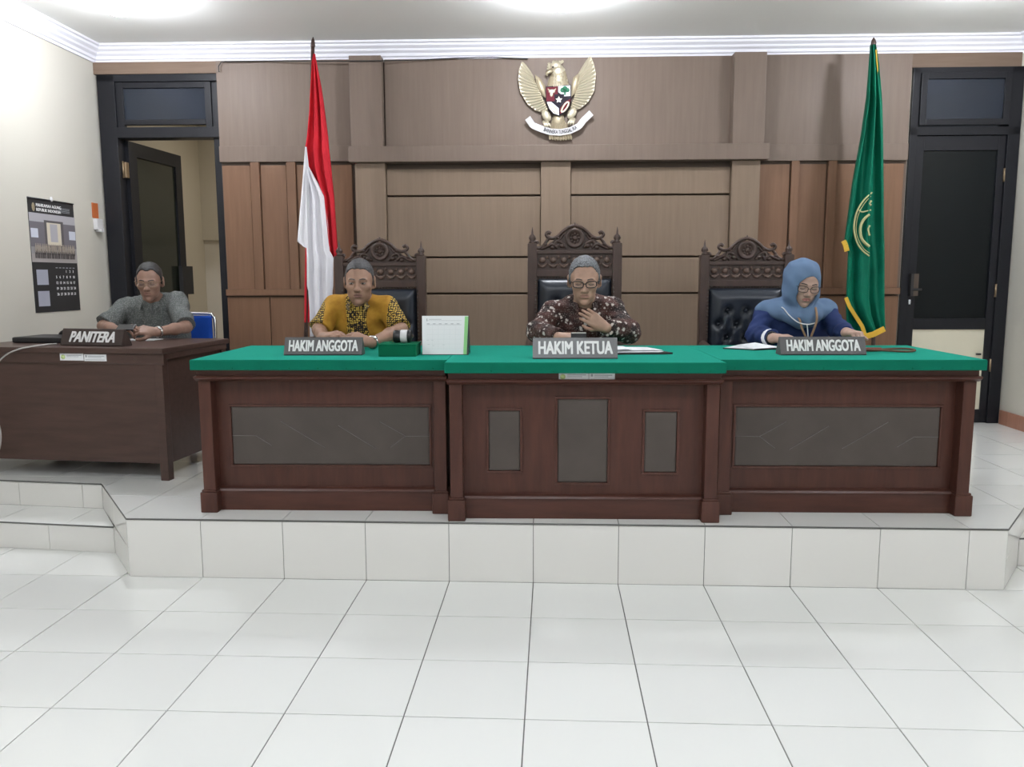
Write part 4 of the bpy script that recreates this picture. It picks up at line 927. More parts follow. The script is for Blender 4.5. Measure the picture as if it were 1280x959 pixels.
# ------------------------------------------------------------------ people: bodies grown as one continuous surface from a distance field
class SDF:
    def __init__(s, lo, hi, h):
        s.lo = np.array(lo, np.float32); s.h = h
        s.n = np.ceil((np.array(hi)-np.array(lo))/h).astype(int)+1
        s.ax = [s.lo[i]+h*np.arange(s.n[i], dtype=np.float32) for i in range(3)]
        s.F = np.full(s.n, 1.0, np.float32)
    def win(s, lo, hi):
        sl = []
        for i in range(3):
            a = max(0, int((lo[i]-s.lo[i])/s.h)); b = min(s.n[i], int((hi[i]-s.lo[i])/s.h)+2)
            if b <= a: return None
            sl.append(slice(a, b))
        X = s.ax[0][sl[0]][:, None, None]; Y = s.ax[1][sl[1]][None, :, None]; Z = s.ax[2][sl[2]][None, None, :]
        return tuple(sl), X, Y, Z
    def put(s, sl, d, k, cut):
        f = s.F[sl]
        if cut: f = -f
        if k > 0:
            q = np.maximum(k-np.abs(f-d), 0)/k; r = np.minimum(f, d)-q*q*k*.25
        else: r = np.minimum(f, d)
        s.F[sl] = -r if cut else r
    def cap(s, a, b, ra, rb=None, k=.02, cut=False):
        rb = ra if rb is None else rb; a = np.array(a, np.float32); b = np.array(b, np.float32); m = max(ra, rb)+k+2.5*s.h
        w_ = s.win(np.minimum(a, b)-m, np.maximum(a, b)+m)
        if w_ is None: return
        sl, X, Y, Z = w_; v = b-a; L2 = max(float(v@v), 1e-9)
        t = np.clip(((X-a[0])*v[0]+(Y-a[1])*v[1]+(Z-a[2])*v[2])/L2, 0, 1)
        d = np.sqrt((X-a[0]-t*v[0])**2+(Y-a[1]-t*v[1])**2+(Z-a[2]-t*v[2])**2)-(ra+(rb-ra)*t)
        s.put(sl, d, k, cut)
    def ell(s, c, r, R=None, k=.02, cut=False):
        c = np.array(c, np.float32); r = np.array(r, np.float32); m = float(r.max())+k+2.5*s.h
        w_ = s.win(c-m, c+m)
        if w_ is None: return
        sl, X, Y, Z = w_; X = X-c[0]; Y = Y-c[1]; Z = Z-c[2]
        if R is not None:
            R = np.array(R, np.float32); X, Y, Z = R[0, 0]*X+R[1, 0]*Y+R[2, 0]*Z, R[0, 1]*X+R[1, 1]*Y+R[2, 1]*Z, R[0, 2]*X+R[1, 2]*Y+R[2, 2]*Z
        k0 = np.sqrt((X/r[0])**2+(Y/r[1])**2+(Z/r[2])**2); k1 = np.sqrt((X/r[0]**2)**2+(Y/r[1]**2)**2+(Z/r[2]**2)**2)+1e-9
        s.put(sl, k0*(k0-1)/k1, k, cut)
    def plane(s, p, nrm, lo, hi, k=0.):
        """cut away the side that nrm points to, inside the window"""
        w_ = s.win(lo, hi)
        if w_ is None: return
        sl, X, Y, Z = w_; d = -((X-p[0])*nrm[0]+(Y-p[1])*nrm[1]+(Z-p[2])*nrm[2])
        s.put(sl, d+0*s.F[sl], k, True)
    def ripple(s, amp, freq, seed=0, lo=None, hi=None):
        rg = np.random.RandomState(seed); I = np.argwhere(np.abs(s.F) < .03)
        if len(I) == 0: return
        P = s.lo+I*s.h; v = np.zeros(len(I), np.float32)
        for _ in range(7):
            d = rg.randn(3)*freq*rg.uniform(.5, 1.4); v += np.sin(P@d+rg.uniform(0, 6.3))
        s.F[tuple(I.T)] += (amp*v/2.2).astype(np.float32)
    def mesh(s):
        F = s.F; B = F < 0; nx, ny, nz = F.shape
        c = np.zeros((nx-1, ny-1, nz-1), np.uint8)
        for i in (0, 1):
            for j in (0, 1):
                for k in (0, 1): c += B[i:nx-1+i, j:ny-1+j, k:nz-1+k]
        I = np.argwhere((c > 0) & (c < 8)); V = np.zeros((len(I), 3)); N = np.zeros(len(I))
        cor = [(i, j, k) for i in (0, 1) for j in (0, 1) for k in (0, 1)]
        val = {q: F[I[:, 0]+q[0], I[:, 1]+q[1], I[:, 2]+q[2]] for q in cor}
        for q in cor:
            for ax in range(3):
                if q[ax]: continue
                r = list(q); r[ax] = 1; r = tuple(r); a, b = val[q], val[r]; m = (a < 0) != (b < 0)
                t = np.where(m, a/np.where(m, a-b, 1), 0)
                p = np.tile(np.array(q, float), (len(I), 1)); p[:, ax] += t; V[m] += p[m]; N[m] += 1
        V = (V/N[:, None]+I)*s.h+s.lo
        idx = np.full(c.shape, -1, np.int32); idx[tuple(I.T)] = np.arange(len(I)); quads = []
        for ax in range(3):
            sl0 = [slice(None)]*3; sl1 = [slice(None)]*3; sl0[ax] = slice(0, -1); sl1[ax] = slice(1, None)
            a, b = B[tuple(sl0)], B[tuple(sl1)]; E_ = np.argwhere(a != b); o1, o2 = [(1, 2), (2, 0), (0, 1)][ax]
            E_ = E_[(E_[:, o1] > 0) & (E_[:, o2] > 0) & (E_[:, o1] < F.shape[o1]-1) & (E_[:, o2] < F.shape[o2]-1)]
            ins_ = a[tuple(E_.T)]; q = []
            for d1, d2 in ((1, 1), (0, 1), (0, 0), (1, 0)):
                e = E_.copy(); e[:, o1] -= d1; e[:, o2] -= d2; q.append(idx[tuple(e.T)])
            q = np.stack(q, 1); q[~ins_] = q[~ins_][:, ::-1]; quads.append(q)
        return V, np.concatenate(quads)
    def build(s, name, mats, parent, slot=None):
        V, Q = s.mesh(); b = np.array(OFF[parent.name]); me = bpy.data.meshes.new(name)
        me.vertices.add(len(V)); me.vertices.foreach_set('co', (V-b).astype(np.float32).ravel())
        me.loops.add(Q.size); me.loops.foreach_set('vertex_index', Q.astype(np.int32).ravel())
        me.polygons.add(len(Q)); me.polygons.foreach_set('loop_start', np.arange(0, Q.size, 4, dtype=np.int32)); me.polygons.foreach_set('loop_total', np.full(len(Q), 4, np.int32))
        me.polygons.foreach_set('use_smooth', np.ones(len(Q), bool))
        mats = mats if isinstance(mats, (list, tuple)) else [mats]
        for m in mats: me.materials.append(m)
        if slot is not None: me.polygons.foreach_set('material_index', slot(V[Q].mean(1)).astype(np.int32))
        me.update(calc_edges=True); me.validate()
        o = bpy.data.objects.new(name, me); C.objects.link(o); o.parent = parent; OFF[o.name] = Vector(OFF[parent.name]); return o

def skin(name, c):
    m = mat(name, c, .48, spec=.4); v = coords(m); g = noise(m, v, 25, 4); setcol(m, ramp(m, g, [(.3, tuple(x*.86 for x in c)), (.7, tuple(x*1.12 for x in c))])); bump(m, noise(m, v, 160, 2), .06, .002); return m
def hairmat(name, c1, c2):
    m = mat(name, c1, .6); v = coords(m, (60, 14, 60)); f = noise(m, v, 3, 4); setcol(m, ramp(m, f, [(.35, c1), (.65, c2)])); bump(m, f, .5, .004); return m
def nrmz(v): v = np.array(v, float); return v/np.linalg.norm(v)
def hand(sd, W, f, n, ts, curl=(.4, .5, .4), sc=1.0, spread=.06):
    """palm, four bent fingers of unequal length and a thumb; f along the hand, n out of its back, ts thumb side"""
    f = nrmz(f); n = np.array(n, float); n = nrmz(n-f*(n@f)); s_ = np.cross(f, n); W = np.array(W, float)
    for i, (o, ln, kb) in enumerate(((-.030, .066, .080), (-.010, .078, .088), (.010, .074, .087), (.029, .058, .078))):
        o = -o*ts; kn = W+(f*kb+s_*o*1.02)*sc
        sd.cap(W+(f*.012+s_*o*.55)*sc, kn, .0165*sc, .0125*sc, .012)
        p = kn; ang = 0; d0 = nrmz(f+s_*o*spread/.03)
        for seg, cu, r0, r1 in ((.46, curl[0], .0098, .0088), (.31, curl[1], .0088, .0080), (.23, curl[2], .0080, .0070)):
            ang += cu; d = d0*math.cos(ang)-n*math.sin(ang); q = p+d*(ln*seg*sc); sd.cap(p, q, r0*sc, r1*sc, .003); p = q
    t0 = W+(f*.022+s_*ts*.022-n*.006)*sc; t1 = t0+nrmz(f*.75+s_*ts*.75-n*.35)*.042*sc; t2 = t1+nrmz(f*.95+s_*ts*.25-n*.3)*.030*sc; t3 = t2+nrmz(f*1+s_*ts*.0-n*.35)*.022*sc
    sd.cap(t0, t1, .0155*sc, .0115*sc, .010); sd.cap(t1, t2, .0112*sc, .0098*sc, .004); sd.cap(t2, t3, .0098*sc, .0078*sc, .004)
class Head:
    def __init__(s, c, yaw, pitch, roll, sc, wd=1.0):
        s.c = np.array(c, float); s.R = np.array(Matrix.Rotation(yaw, 3, 'Z') @ Matrix.Rotation(pitch, 3, 'X') @ Matrix.Rotation(roll, 3, 'Y')); s.s = sc; s.w = wd
    def P(s, p): return s.c+s.R@(np.array([p[0]*s.w, p[1], p[2]])*s.s)
    def inv(s, V): q = ((V-s.c)@s.R)/s.s; q[:, 0] /= s.w; return q
    def cap(s, sd, a, b, ra, rb=None, k=.01, cut=False): sd.cap(s.P(a), s.P(b), ra*s.s, None if rb is None else rb*s.s, k*s.s, cut)
    def ell(s, sd, c, r, k=.02, cut=False, R=None):
        RR = s.R if R is None else s.R@np.array(R); sd.ell(s.P(c), (r[0]*s.s*s.w, r[1]*s.s, r[2]*s.s), RR, k*s.s, cut)
def face(sd, h, ears=True, cheek=0.0, jaw=1.0):
    h.ell(sd, (0, .015, .034), (.074, .094, .082), 0)
    h.ell(sd, (0, -.022, -.012), (.062+cheek, .073, .088), .03)
    h.ell(sd, (0, -.030, -.066), (.050*jaw+cheek, .058, .046), .025)
    h.ell(sd, (0, -.072, -.100), (.020, .018, .016), .022)
    for x in (-1, 1):
        h.ell(sd, (x*.041, -.066, -.020), (.020+cheek, .016, .016), .025)
        h.ell(sd, (x*.031, -.097, .003), (.018, .017, .011), .012, True)
        h.cap(sd, (x*.012, -.089, .021), (x*.045, -.077, .020), .0075, .006, .012)
        h.ell(sd, (x*.031, -.0765, .003), (.0145, .013, .0105), .004)
        h.ell(sd, (x*.0115, -.100, -.033), (.0085, .010, .0075), .008)
        if ears:
            Rz = Matrix.Rotation(x*.35, 3, 'Z'); h.ell(sd, (x*.080, .010, -.002), (.009, .021, .034), .006, R=Rz); h.ell(sd, (x*.087, .002, -.002), (.005, .010, .019), .004, True, R=Rz); h.ell(sd, (x*.072, .004, -.030), (.006, .009, .010), .008)
    h.cap(sd, (0, -.084, .016), (0, -.106, -.026), .0075, .0115, .012)
    h.ell(sd, (0, -.109, -.030), (.011, .010, .009), .008)
    h.ell(sd, (0, -.080, -.060), (.027, .014, .022), .02)
    h.cap(sd, (-.020, -.0875, -.0575), (0, -.0955, -.0545), .0045, .0055, .005); h.cap(sd, (.020, -.0875, -.0575), (0, -.0955, -.0545), .0045, .0055, .005)
    h.cap(sd, (-.017, -.0875, -.0665), (.017, -.0875, -.0665), .0055, .0055, .006); h.ell(sd, (0, -.092, -.0675), (.012, .006, .006), .006)
    h.cap(sd, (-.021, -.0955, -.0615), (.021, -.0955, -.0615), .0022, .0022, .003, True)
    h.ell(sd, (0, -.096, -.082), (.02, .008, .005), .012, True)
def lipslot(h):
    def f(c):
        q = h.inv(c); return ((np.abs(q[:, 0]) < .022) & (q[:, 2] < -.050) & (q[:, 2] > -.072) & (q[:, 1] < -.083) & (np.abs(q[:, 0])/.023+np.abs(q[:, 2]+.061)/.0125 < 1.25))
    return f
def face_parts(h, root, browm, down, gl=None):
    """eyes, brows and, where worn, glasses"""
    for x in (-1, 1):
        b = MB(); c = h.P((x*.031, -.0855, .0025 if not down else -.001)); RR = Matrix(h.R.tolist())
        if not down:
            b.ell(c, (.0115*h.s, .006*h.s, .0055*h.s), 12, 0, RR); b.ell(h.P((x*.031-.002, -.0905, .0025)), (.0052*h.s, .0024*h.s, .0050*h.s), 10, 1, RR)
        b.tube(smooth([h.P((x*(.031+u), -.0895+abs(u)*.32, (.0065 if not down else -.0035)-(abs(u)/.014)**2*(.004 if not down else -.0025))) for u in (-.014, -.007, 0, .007, .014)], 3), .0016*h.s, 6, 1)
        b.build('eye', [M['eyewhite'], M['eyedark']], root)
        b = MB(); b.tube(smooth([h.P((x*.012, -.0965, .0225)), h.P((x*.026, -.0915, .0265)), h.P((x*.040, -.083, .0245)), h.P((x*.050, -.073, .017))], 4), [.0034*h.s]*5+[.0040*h.s]*4+[.0028*h.s]*4, 6, flat=.8); b.build('eyebrow', browm, root)
    if gl:
        mt, wx, wz, r, z0 = gl; b = MB()
        for x in (-1, 1):
            pts = []
            for k in range(20):
                t = 2*PI*k/20; cx, sz = math.cos(t), math.sin(t); e = .6
                px_ = wx*math.copysign(abs(cx)**e, cx); pz = wz*math.copysign(abs(sz)**e, sz)
                pts.append(h.P((x*.0325+px_, -.106+abs(x*.0325+px_)**2*4.2, z0+pz)))
            b.tube(pts, r, 6, closed=True)
            b.tube([h.P((x*(.0325+wx), -.106+(.0325+wx)**2*4.2, z0+wz*.5)), h.P((x*.078, -.06, z0+.010)), h.P((x*.081, .0, z0+.010)), h.P((x*.079, .022, z0-.004))], r*.8, 6)
        b.tube([h.P((-.0325+wx, -.106, z0+.003)), h.P((0, -.112, z0+.006)), h.P((.0325-wx, -.106, z0+.003))], r, 6)
        g_ = b.build('glasses', mt, root)
        b = MB()
        for x in (-1, 1): 
            ring = [h.P((x*.0325+wx*.95*math.cos(2*PI*k/16), -.106+abs(x*.0325+wx*math.cos(2*PI*k/16))**2*4.2, z0+wz*.95*math.sin(2*PI*k/16))) for k in range(16)]
            b.add(ring, [list(range(16))])
        b.build('lens', M['lens'], g_)
M['eyewhite'] = mat('eye_white', (.30, .27, .25), .3); M['eyedark'] = mat('eye_dark', (.018, .012, .010), .3)
M['lens'] = mat('clear_lens', (.85, .88, .9), .05); M['lens'].node_tree.nodes['Principled BSDF'].inputs['Alpha'].default_value = .04

def torso(sd, J, g=0.0, low=True, w=1.0):
    """trunk from the joints J, swollen by g"""
    sl, sr, hp, nk = (np.array(J[k], float) for k in ('sl', 'sr', 'hip', 'neck'))
    mid = (sl+sr)/2; hw = abs(sr[0]-sl[0])/2; ch = mid*.72+hp*.28; be = mid*.38+hp*.62
    lean = math.atan2(hp[1]-mid[1], mid[2]-hp[2]); R = np.array(Matrix.Rotation(lean, 3, 'X'))
    sd.cap(sl+(0, .02, -.03), sr+(0, .02, -.03), .050+g, .050+g, .03)
    sd.cap(nk+(0, .02, -.02), sl, .056+g*.6, .046+g*.8, .035); sd.cap(nk+(0, .02, -.02), sr, .056+g*.6, .046+g*.8, .035)
    sd.ell(ch+(0, .0, -.02), (hw*w+.025+g, .105+g, .17+g), R, .05)
    sd.ell(be, (hw*w*.92+.03+g, .112+g, .17+g), R, .06)
    sd.ell(hp+(0, .0, .02), (.165+g, .125+g, .13+g), None, .06)
def person(name_label, J, h, fr, mats, opts, a=A):
    base = (J['hip'][0], J['hip'][1], H); root = thing('person', name_label, 'person', base, a)
    hp = np.array(J['hip'], float); lo = [min(J[k][0] for k in ('el', 'er', 'wl', 'wr', 'sl', 'sr'))-.16, min(J['wl'][1], J['wr'][1], hp[1]-.55)-.2, H-.01]
    hi = [max(J[k][0] for k in ('el', 'er', 'wl', 'wr', 'sl', 'sr'))+.16, hp[1]+.22, h.c[2]+.17]
    sd = SDF(lo, hi, .004)
    face(sd, h, opts.get('ears', True), opts.get('cheek', 0), opts.get('jaw', 1.0))
    nk = np.array(J['neck'], float)
    sd.cap(h.P((0, .022, -.045)), nk+(0, .015, -.03), .050*h.s, .056, .025)
    torso(sd, J)
    for s_, sh, e, wv, hd in ((-1, 'sl', 'el', 'wl', 'hl'), (1, 'sr', 'er', 'wr', 'hr')):
        S_, E_, W_ = (np.array(J[k], float) for k in (sh, e, wv))
        sd.cap(S_, E_, .046, .037, .03); sd.cap(E_, E_*.6+W_*.4, .040, .036, .02); sd.cap(E_*.6+W_*.4, W_, .036, .0265, .02)
        f, n, ts, cu = J[hd]; sd.cap(W_, W_+nrmz(f)*.03, .0265, .024, .012); hand(sd, W_+nrmz(f)*.008, f, n, ts, cu, opts.get('hs', 1.0))
    legs = []
    for s_ in (-1, 1):
        k0 = hp+(s_*.09, 0, -.03); kn = np.array((hp[0]+s_*.12, hp[1]-.42, H+.50)); an = np.array((hp[0]+s_*.11, hp[1]-.40+opts.get('foot', 0), H+.085)); toe = an+(s_*.02, -.15, -.05)
        sd.cap(k0, kn, .078, .056, .04); sd.cap(kn, an, .052, .036, .03); sd.cap(an+(0, .03, -.045), toe, .036, .028, .02); legs.append((k0, kn, an, toe))
    body = sd.build('body', [mats['skin'], mats['lips']], root, lipslot(h))
    # trousers and shoes
    sd = SDF((hp[0]-.32, hp[1]-.62, H-.01), (hp[0]+.32, hp[1]+.2, hp[2]+.18), .009)
    sd.ell(hp+(0, 0, .02), (.178, .138, .135), None, .06)
    for k0, kn, an, toe in legs: sd.cap(k0, kn, .092, .072, .04); sd.cap(kn, an, .068, .056, .03)
    sd.ripple(.004, 25, 3); sd.build('trousers', mats['trousers'], root)
    for k0, kn, an, toe in legs:
        s2 = SDF(np.minimum(an, toe)-.12, np.maximum(an, toe)+.12, .008); s2.cap(an+(0, .03, -.042), toe, .042, .034, .03); s2.cap(an+(0, .02, -.02), an+(0, .01, 0), .045, .045, .03)
        s2.plane((0, 0, H+.004), (0, 0, -1), (an[0]-.2, an[1]-.4, 0), (an[0]+.2, an[1]+.3, H+.004)); s2.build('shoe', M['black'], root)
    # shirt
    sd = SDF(np.array(lo)*(1, 1, 0)+(0, 0, hp[2]-.16), (hi[0], hi[1], nk[2]+.12), .005)
    torso(sd, J, .016, w=opts.get('w', 1.0)); sd.cap(hp+(0, 0, -.05), hp+(0, 0, .1), .16, .15, .05)
    g = opts.get('sleeve', .016)
    for s_, sh, e, wv in ((-1, 'sl', 'el', 'wl'), (1, 'sr', 'er', 'wr')):
        S_, E_, W_ = (np.array(J[k], float) for k in (sh, e, wv))
        if opts.get('long'):
            sd.cap(S_, E_, .047+g, .042+g, .03); t_ = opts.get('cuff', .93); sd.cap(E_, E_*.5+W_*.5, .043+g, .038+g, .03); sd.cap(E_*.5+W_*.5, E_*(1-t_)+W_*t_, .038+g, .029+g*.9, .02)
        else:
            t_ = opts.get('hem', .92); Q_ = S_*(1-t_)+E_*t_; sd.cap(S_, Q_, .047+g, .045+g*1.3, .03)
    sd.ripple(opts.get('rip', .0045), 34, opts.get('seed', 1)); 
    if not opts.get('long'):
        for sh, e in (('sl', 'el'), ('sr', 'er')):
            S_, E_ = np.array(J[sh], float), np.array(J[e], float); t_ = opts.get('hem', .92); d = nrmz(E_-S_); Q_ = S_*(1-t_)+E_*t_; sd.plane(Q_, d, Q_-.11, Q_+.11)
    else:
        for e, wv, hd in (('el', 'wl', 'hl'), ('er', 'wr', 'hr')):
            E_, W_ = np.array(J[e], float), np.array(J[wv], float); t_ = opts.get('cuff', .93); d = nrmz(W_-E_); Q_ = E_*(1-t_)+W_*t_; sd.plane(Q_, d, Q_-.055, Q_+.055)
    # neck opening with a short front slit
    sd.cap(nk+(0, .02, -.005), h.P((0, .02, -.05)), .060, .066, .006, True)
    v = opts.get('vee', .09)
    if v > 0: sd.cap(nk+(0, -.075, .02), nk+(0, -.125, -v), .030, .004, .006, True)
    sd.build('shirt', mats['shirt'], root)
    if opts.get('collar', True):
        b = MB(); N = 22
        for x in (-1, 1):
            vs = []
            for k in range(N+1):
                t = k/N; th = math.radians(92-t*150); tip = max(0, (t-.55)/.45)**1.5
                cx, cy = x*math.cos(th), math.sin(th)
                T = nk+np.array((cx*.068, .022+cy*.070, .046-.040*t*t)); Mi = nk+np.array((cx*.080, .022+cy*.084, .030-.040*t*t))
                B = nk+np.array((cx*(.098-.018*tip), .018+cy*(.104+.022*tip), .002-.020*t-.056*tip))
                vs += [tuple(T), tuple(Mi), tuple(B), tuple(B+(0, .006*(1 if cy > 0 else 1), -.003)), tuple(T+np.array((-cx*.006, -cy*.006, 0)))]
            fs = [(k*5+j, k*5+(j+1) % 5, (k+1)*5+(j+1) % 5, (k+1)*5+j) for k in range(N) for j in range(5)]+[(4, 3, 2, 1, 0), tuple(N*5+j for j in range(5))]
            b.add(vs, fs, 0, False)
        o = b.build('collar', mats.get('collar', mats['shirt']), root)
    return root, body
def hairdo(h, root, mt, front=.075, temple=-.005, recede=0., thick=.006):
    b0 = h.c-.17*h.s; sd = SDF(b0, h.c+.17*h.s, .0035)
    h.ell(sd, (0, .016, .036), (.0745+thick*.5, .094+thick, .082+thick*1.3), 0)
    h.ell(sd, (0, .060, -.02), (.066, .052, .062), .03)
    for x in (-1, 0, 1): h.ell(sd, (x*.032, -.092+abs(x)*.012, front-.065), (.042, .062, .068-abs(x)*(.004-recede)), .004, True)   # brow, up to a squarish hairline
    h.ell(sd, (0, -.045, -.085), (.12, .115, .07), .008, True)              # below the temples
    for x in (-1, 1):
        h.ell(sd, (x*.080, -.004, -.014), (.026, .030, .038), .006, True)     # round the ears
        h.ell(sd, (x*.070, -.062, .012), (.026, .040, .052), .008, True)      # temples
        h.cap(sd, (x*.0735, -.012, .035), (x*.073, -.014, temple), .006, .004, .006)
    sd.ripple(.0006, 140, 5); sd.build('hair', mt, root)
def batik(name, ground, spots, scale=46, thr=(.34, .40), patch=None, dark=(.02, .015, .01)):
    m = mat(name, ground, .75, spec=.25); n, l, b_ = nodes(m); v = coords(m)
    vo = n.new('ShaderNodeTexVoronoi'); vo.inputs['Scale'].default_value = scale; l.new(v, vo.inputs['Vector'])
    return m, v, vo, n, l
# materials of the clothes
def warp(m, v, scale, amt):
    n, l, b_ = nodes(m); t = n.new('ShaderNodeTexNoise'); t.inputs['Scale'].default_value = scale; t.inputs['Detail'].default_value = 2; l.new(v, t.inputs['Vector'])
    a_ = n.new('ShaderNodeVectorMath'); a_.operation = 'MULTIPLY_ADD'; a_.inputs[1].default_value = (amt, amt, amt); l.new(t.outputs['Color'], a_.inputs[0]); l.new(v, a_.inputs[2]); return a_.outputs[0]
def mk_mustard():
    m = mat('mustard_batik', (.45, .22, .025), .75, spec=.25); n, l, b_ = nodes(m); v = coords(m)
    big = noise(m, v, 7, 2); plain = ramp(m, noise(m, v, 14, 3), [(.35, (.36, .17, .02)), (.65, (.50, .27, .035))])
    br = n.new('ShaderNodeTexVoronoi'); br.inputs['Scale'].default_value = 80; br.inputs['Randomness'].default_value = .35; l.new(warp(m, v, 50, .010), br.inputs['Vector'])
    pat = ramp(m, br.outputs['Distance'], [(.30, (.62, .45, .10)), (.42, (.50, .30, .05)), (.50, (.02, .016, .014)), (.9, (.015, .013, .012))])
    # pattern patches on the sleeves and down the front
    w_ = n.new('ShaderNodeTexWave'); w_.wave_type = 'BANDS'; w_.bands_direction = 'X'; w_.inputs['Scale'].default_value = 1.22; w_.inputs['Phase Offset'].default_value = 1.57+PI*.5; w_.inputs['Distortion'].default_value = 1.2; w_.inputs['Detail Scale'].default_value = 3; l.new(v, w_.inputs['Vector'])
    mask = ramp(m, w_.outputs['Fac'], [(.46, (0, 0, 0)), (.54, (1, 1, 1))]); setcol(m, mixc(m, mask, plain, pat)); bump(m, noise(m, v, 22, 3), .25, .02); return m
def mk_brown():
    m = mat('brown_batik', (.06, .03, .025), .7, spec=.25); n, l, b_ = nodes(m); v = coords(m)
    v0 = v; v = warp(m, v, 45, .022); g0 = ramp(m, noise(m, v0, 9, 3), [(.40, (.018, .013, .013)), (.60, (.085, .036, .030))])
    vo = n.new('ShaderNodeTexVoronoi'); vo.inputs['Scale'].default_value = 34; l.new(v, vo.inputs['Vector'])
    vo2 = n.new('ShaderNodeTexVoronoi'); vo2.inputs['Scale'].default_value = 95; vo2.inputs['Randomness'].default_value = .5; l.new(v, vo2.inputs['Vector'])
    s1 = ramp(m, vo.outputs['Distance'], [(.27, (1, 1, 1)), (.37, (0, 0, 0))]); msk = ramp(m, noise(m, v0, 11, 2), [(.46, (0, 0, 0)), (.52, (1, 1, 1))])
    s2 = ramp(m, vo2.outputs['Distance'], [(.22, (1, 1, 1)), (.34, (0, 0, 0))])
    mm = n.new('ShaderNodeMath'); mm.operation = 'MULTIPLY'; l.new(s1, mm.inputs[0]); l.new(msk, mm.inputs[1])
    c1 = mixc(m, s2, g0, (.21, .165, .15)); setcol(m, mixc(m, mm.outputs[0], c1, (.62, .56, .52))); bump(m, noise(m, v, 22, 3), .25, .02); return m
def mk_grey():
    m = mat('grey_print', (.16, .17, .165), .8, spec=.2); n, l, b_ = nodes(m); v = coords(m)
    vo = n.new('ShaderNodeTexVoronoi'); vo.inputs['Scale'].default_value = 120; vo.inputs['Randomness'].default_value = .6; l.new(v, vo.inputs['Vector'])
    setcol(m, ramp(m, vo.outputs['Distance'], [(.2, (.225, .235, .225)), (.5, (.10, .108, .105))])); bump(m, noise(m, v, 20, 3), .25, .02); return m
M['mustard'] = mk_mustard(); M['batik'] = mk_brown(); M['greyshirt'] = mk_grey()
M['collar_m'] = mat('mustard_collar', (.24, .14, .03), .75)
def _cm(m):
    v = coords(m); n, l, b_ = nodes(m); vo = n.new('ShaderNodeTexVoronoi'); vo.inputs['Scale'].default_value = 80; l.new(v, vo.inputs['Vector']); setcol(m, ramp(m, vo.outputs['Distance'], [(.3, (.42, .28, .06)), (.5, (.05, .035, .02))]))
_cm(M['collar_m'])
M['navy'] = fabric('navy_blouse', (.026, .042, .125), .8, 250, .15)
M['hijab'] = fabric('blue_headscarf', (.135, .205, .325), .85, 300, .15, .10)
M['trou'] = fabric('dark_trousers', (.02, .02, .024), .85)
M['hair_g'] = hairmat('grey_hair', (.028, .027, .029), (.085, .083, .087)); M['hair_s'] = hairmat('silver_hair', (.045, .047, .052), (.24, .25, .27)); M['hair_b'] = hairmat('black_hair', (.008, .008, .008), (.035, .034, .034))
SK = {k: skin('skin_'+k, c) for k, c in dict(a=(.35, .205, .145), b=(.42, .26, .19), c=(.46, .30, .24), d=(.27, .16, .118)).items()}
LP = {k: mat('lips_'+k, c, .45) for k, c in dict(a=(.25, .12, .095), b=(.32, .17, .13), c=(.40, .17, .15), d=(.26, .135, .105)).items()}
def watch(root, W, E, r=.031, mt='steel', nrm=(0, -1, .3)):
    W, E = Vector(W), Vector(E); d = (W-E).normalized(); c = W-d*.012; x = d.orthogonal().normalized(); y = d.cross(x); n_ = (Vector(nrm)-d*Vector(nrm).dot(d)).normalized()
    b = MB(); b.tube([c+(x*math.cos(t)+y*math.sin(t))*r for t in np.linspace(0, 2*PI, 25)[:-1]], .007, 8, closed=True); o = b.build('watch', M[mt], root)
    b = MB(); z = n_; xx = d; yy = z.cross(xx); R = Matrix((xx, yy, z)).transposed(); b.ell(c+n_*(r+.003), (.017, .017, .006), 14, 0, R); b.build('watch_case', M[mt], o)
def V3(p): return np.array(p, float)
def lift(p, z): return np.array((p[0], p[1], z))

# man in mustard shirt, forearms on the bench
J = dict(sl=V3(at(418, 384, 1.12)), sr=V3(at(482, 383, 1.12)), el=V3(at(399, 412, .99)), er=V3(at(501, 412, .98)))
J['wl'] = V3(at(403, 422, .72)); J['wr'] = lift(at(464, 427, .62), ZT+.040)
J['hip'] = ((J['sl'][0]+J['sr'][0])/2, 1.36, H+.56); J['neck'] = V3(at(449, 373, 1.10))
J['hl'] = ((.80, -.45, .22), (-.15, -.25, 1), 1, (.35, .45, .3)); J['hr'] = ((-.88, -.15, .34), (.1, -.55, .8), -1, (.40, .50, .4))
hA = Head(at(449.5, 352.5, 1.0), .08, .12, 0, 1.07, .98)
pa, _ = person('man in mustard batik shirt seated with forearms on the bench', J, hA, None, dict(skin=SK['a'], lips=LP['a'], shirt=M['mustard'], trousers=M['trou'], collar=M['collar_m']), dict(seed=2, vee=.07, hem=.95, sleeve=.017, jaw=1.12, cheek=.004))
face_parts(hA, pa, M['hair_g'], False); hairdo(hA, pa, M['hair_g'], .082, -.012, .0, .006)
watch(pa, J['wr'], J['er'])
# man in brown batik, one hand at his collar, the other on a phone
J = dict(sl=V3(at(692, 388, 1.08)), sr=V3(at(766, 386, 1.08)), el=V3(at(673, 415, .97)), er=V3(at(786, 415, .95)))
J['wl'] = V3(at(699, 422, .74)); J['wr'] = V3(at(757, 410, .80))
J['hip'] = ((J['sl'][0]+J['sr'][0])/2, 1.34, H+.56); J['neck'] = V3(at(731, 374, 1.06))
J['hl'] = ((.95, -.25, .08), (-.1, -.35, 1), 1, (.5, .7, .5)); J['hr'] = ((-.85, -.05, .58), (-.25, -1, .30), -1, (.25, .35, .3))
hB = Head(at(730.5, 351, .93), -.04, .20, 0, 1.09, 1.02)
pb, _ = person('man with glasses in brown patterned batik shirt with hand at collar', J, hB, None, dict(skin=SK['b'], lips=LP['b'], shirt=M['batik'], trousers=M['trou']), dict(seed=5, long=True, vee=.10, sleeve=.018, cuff=.93))
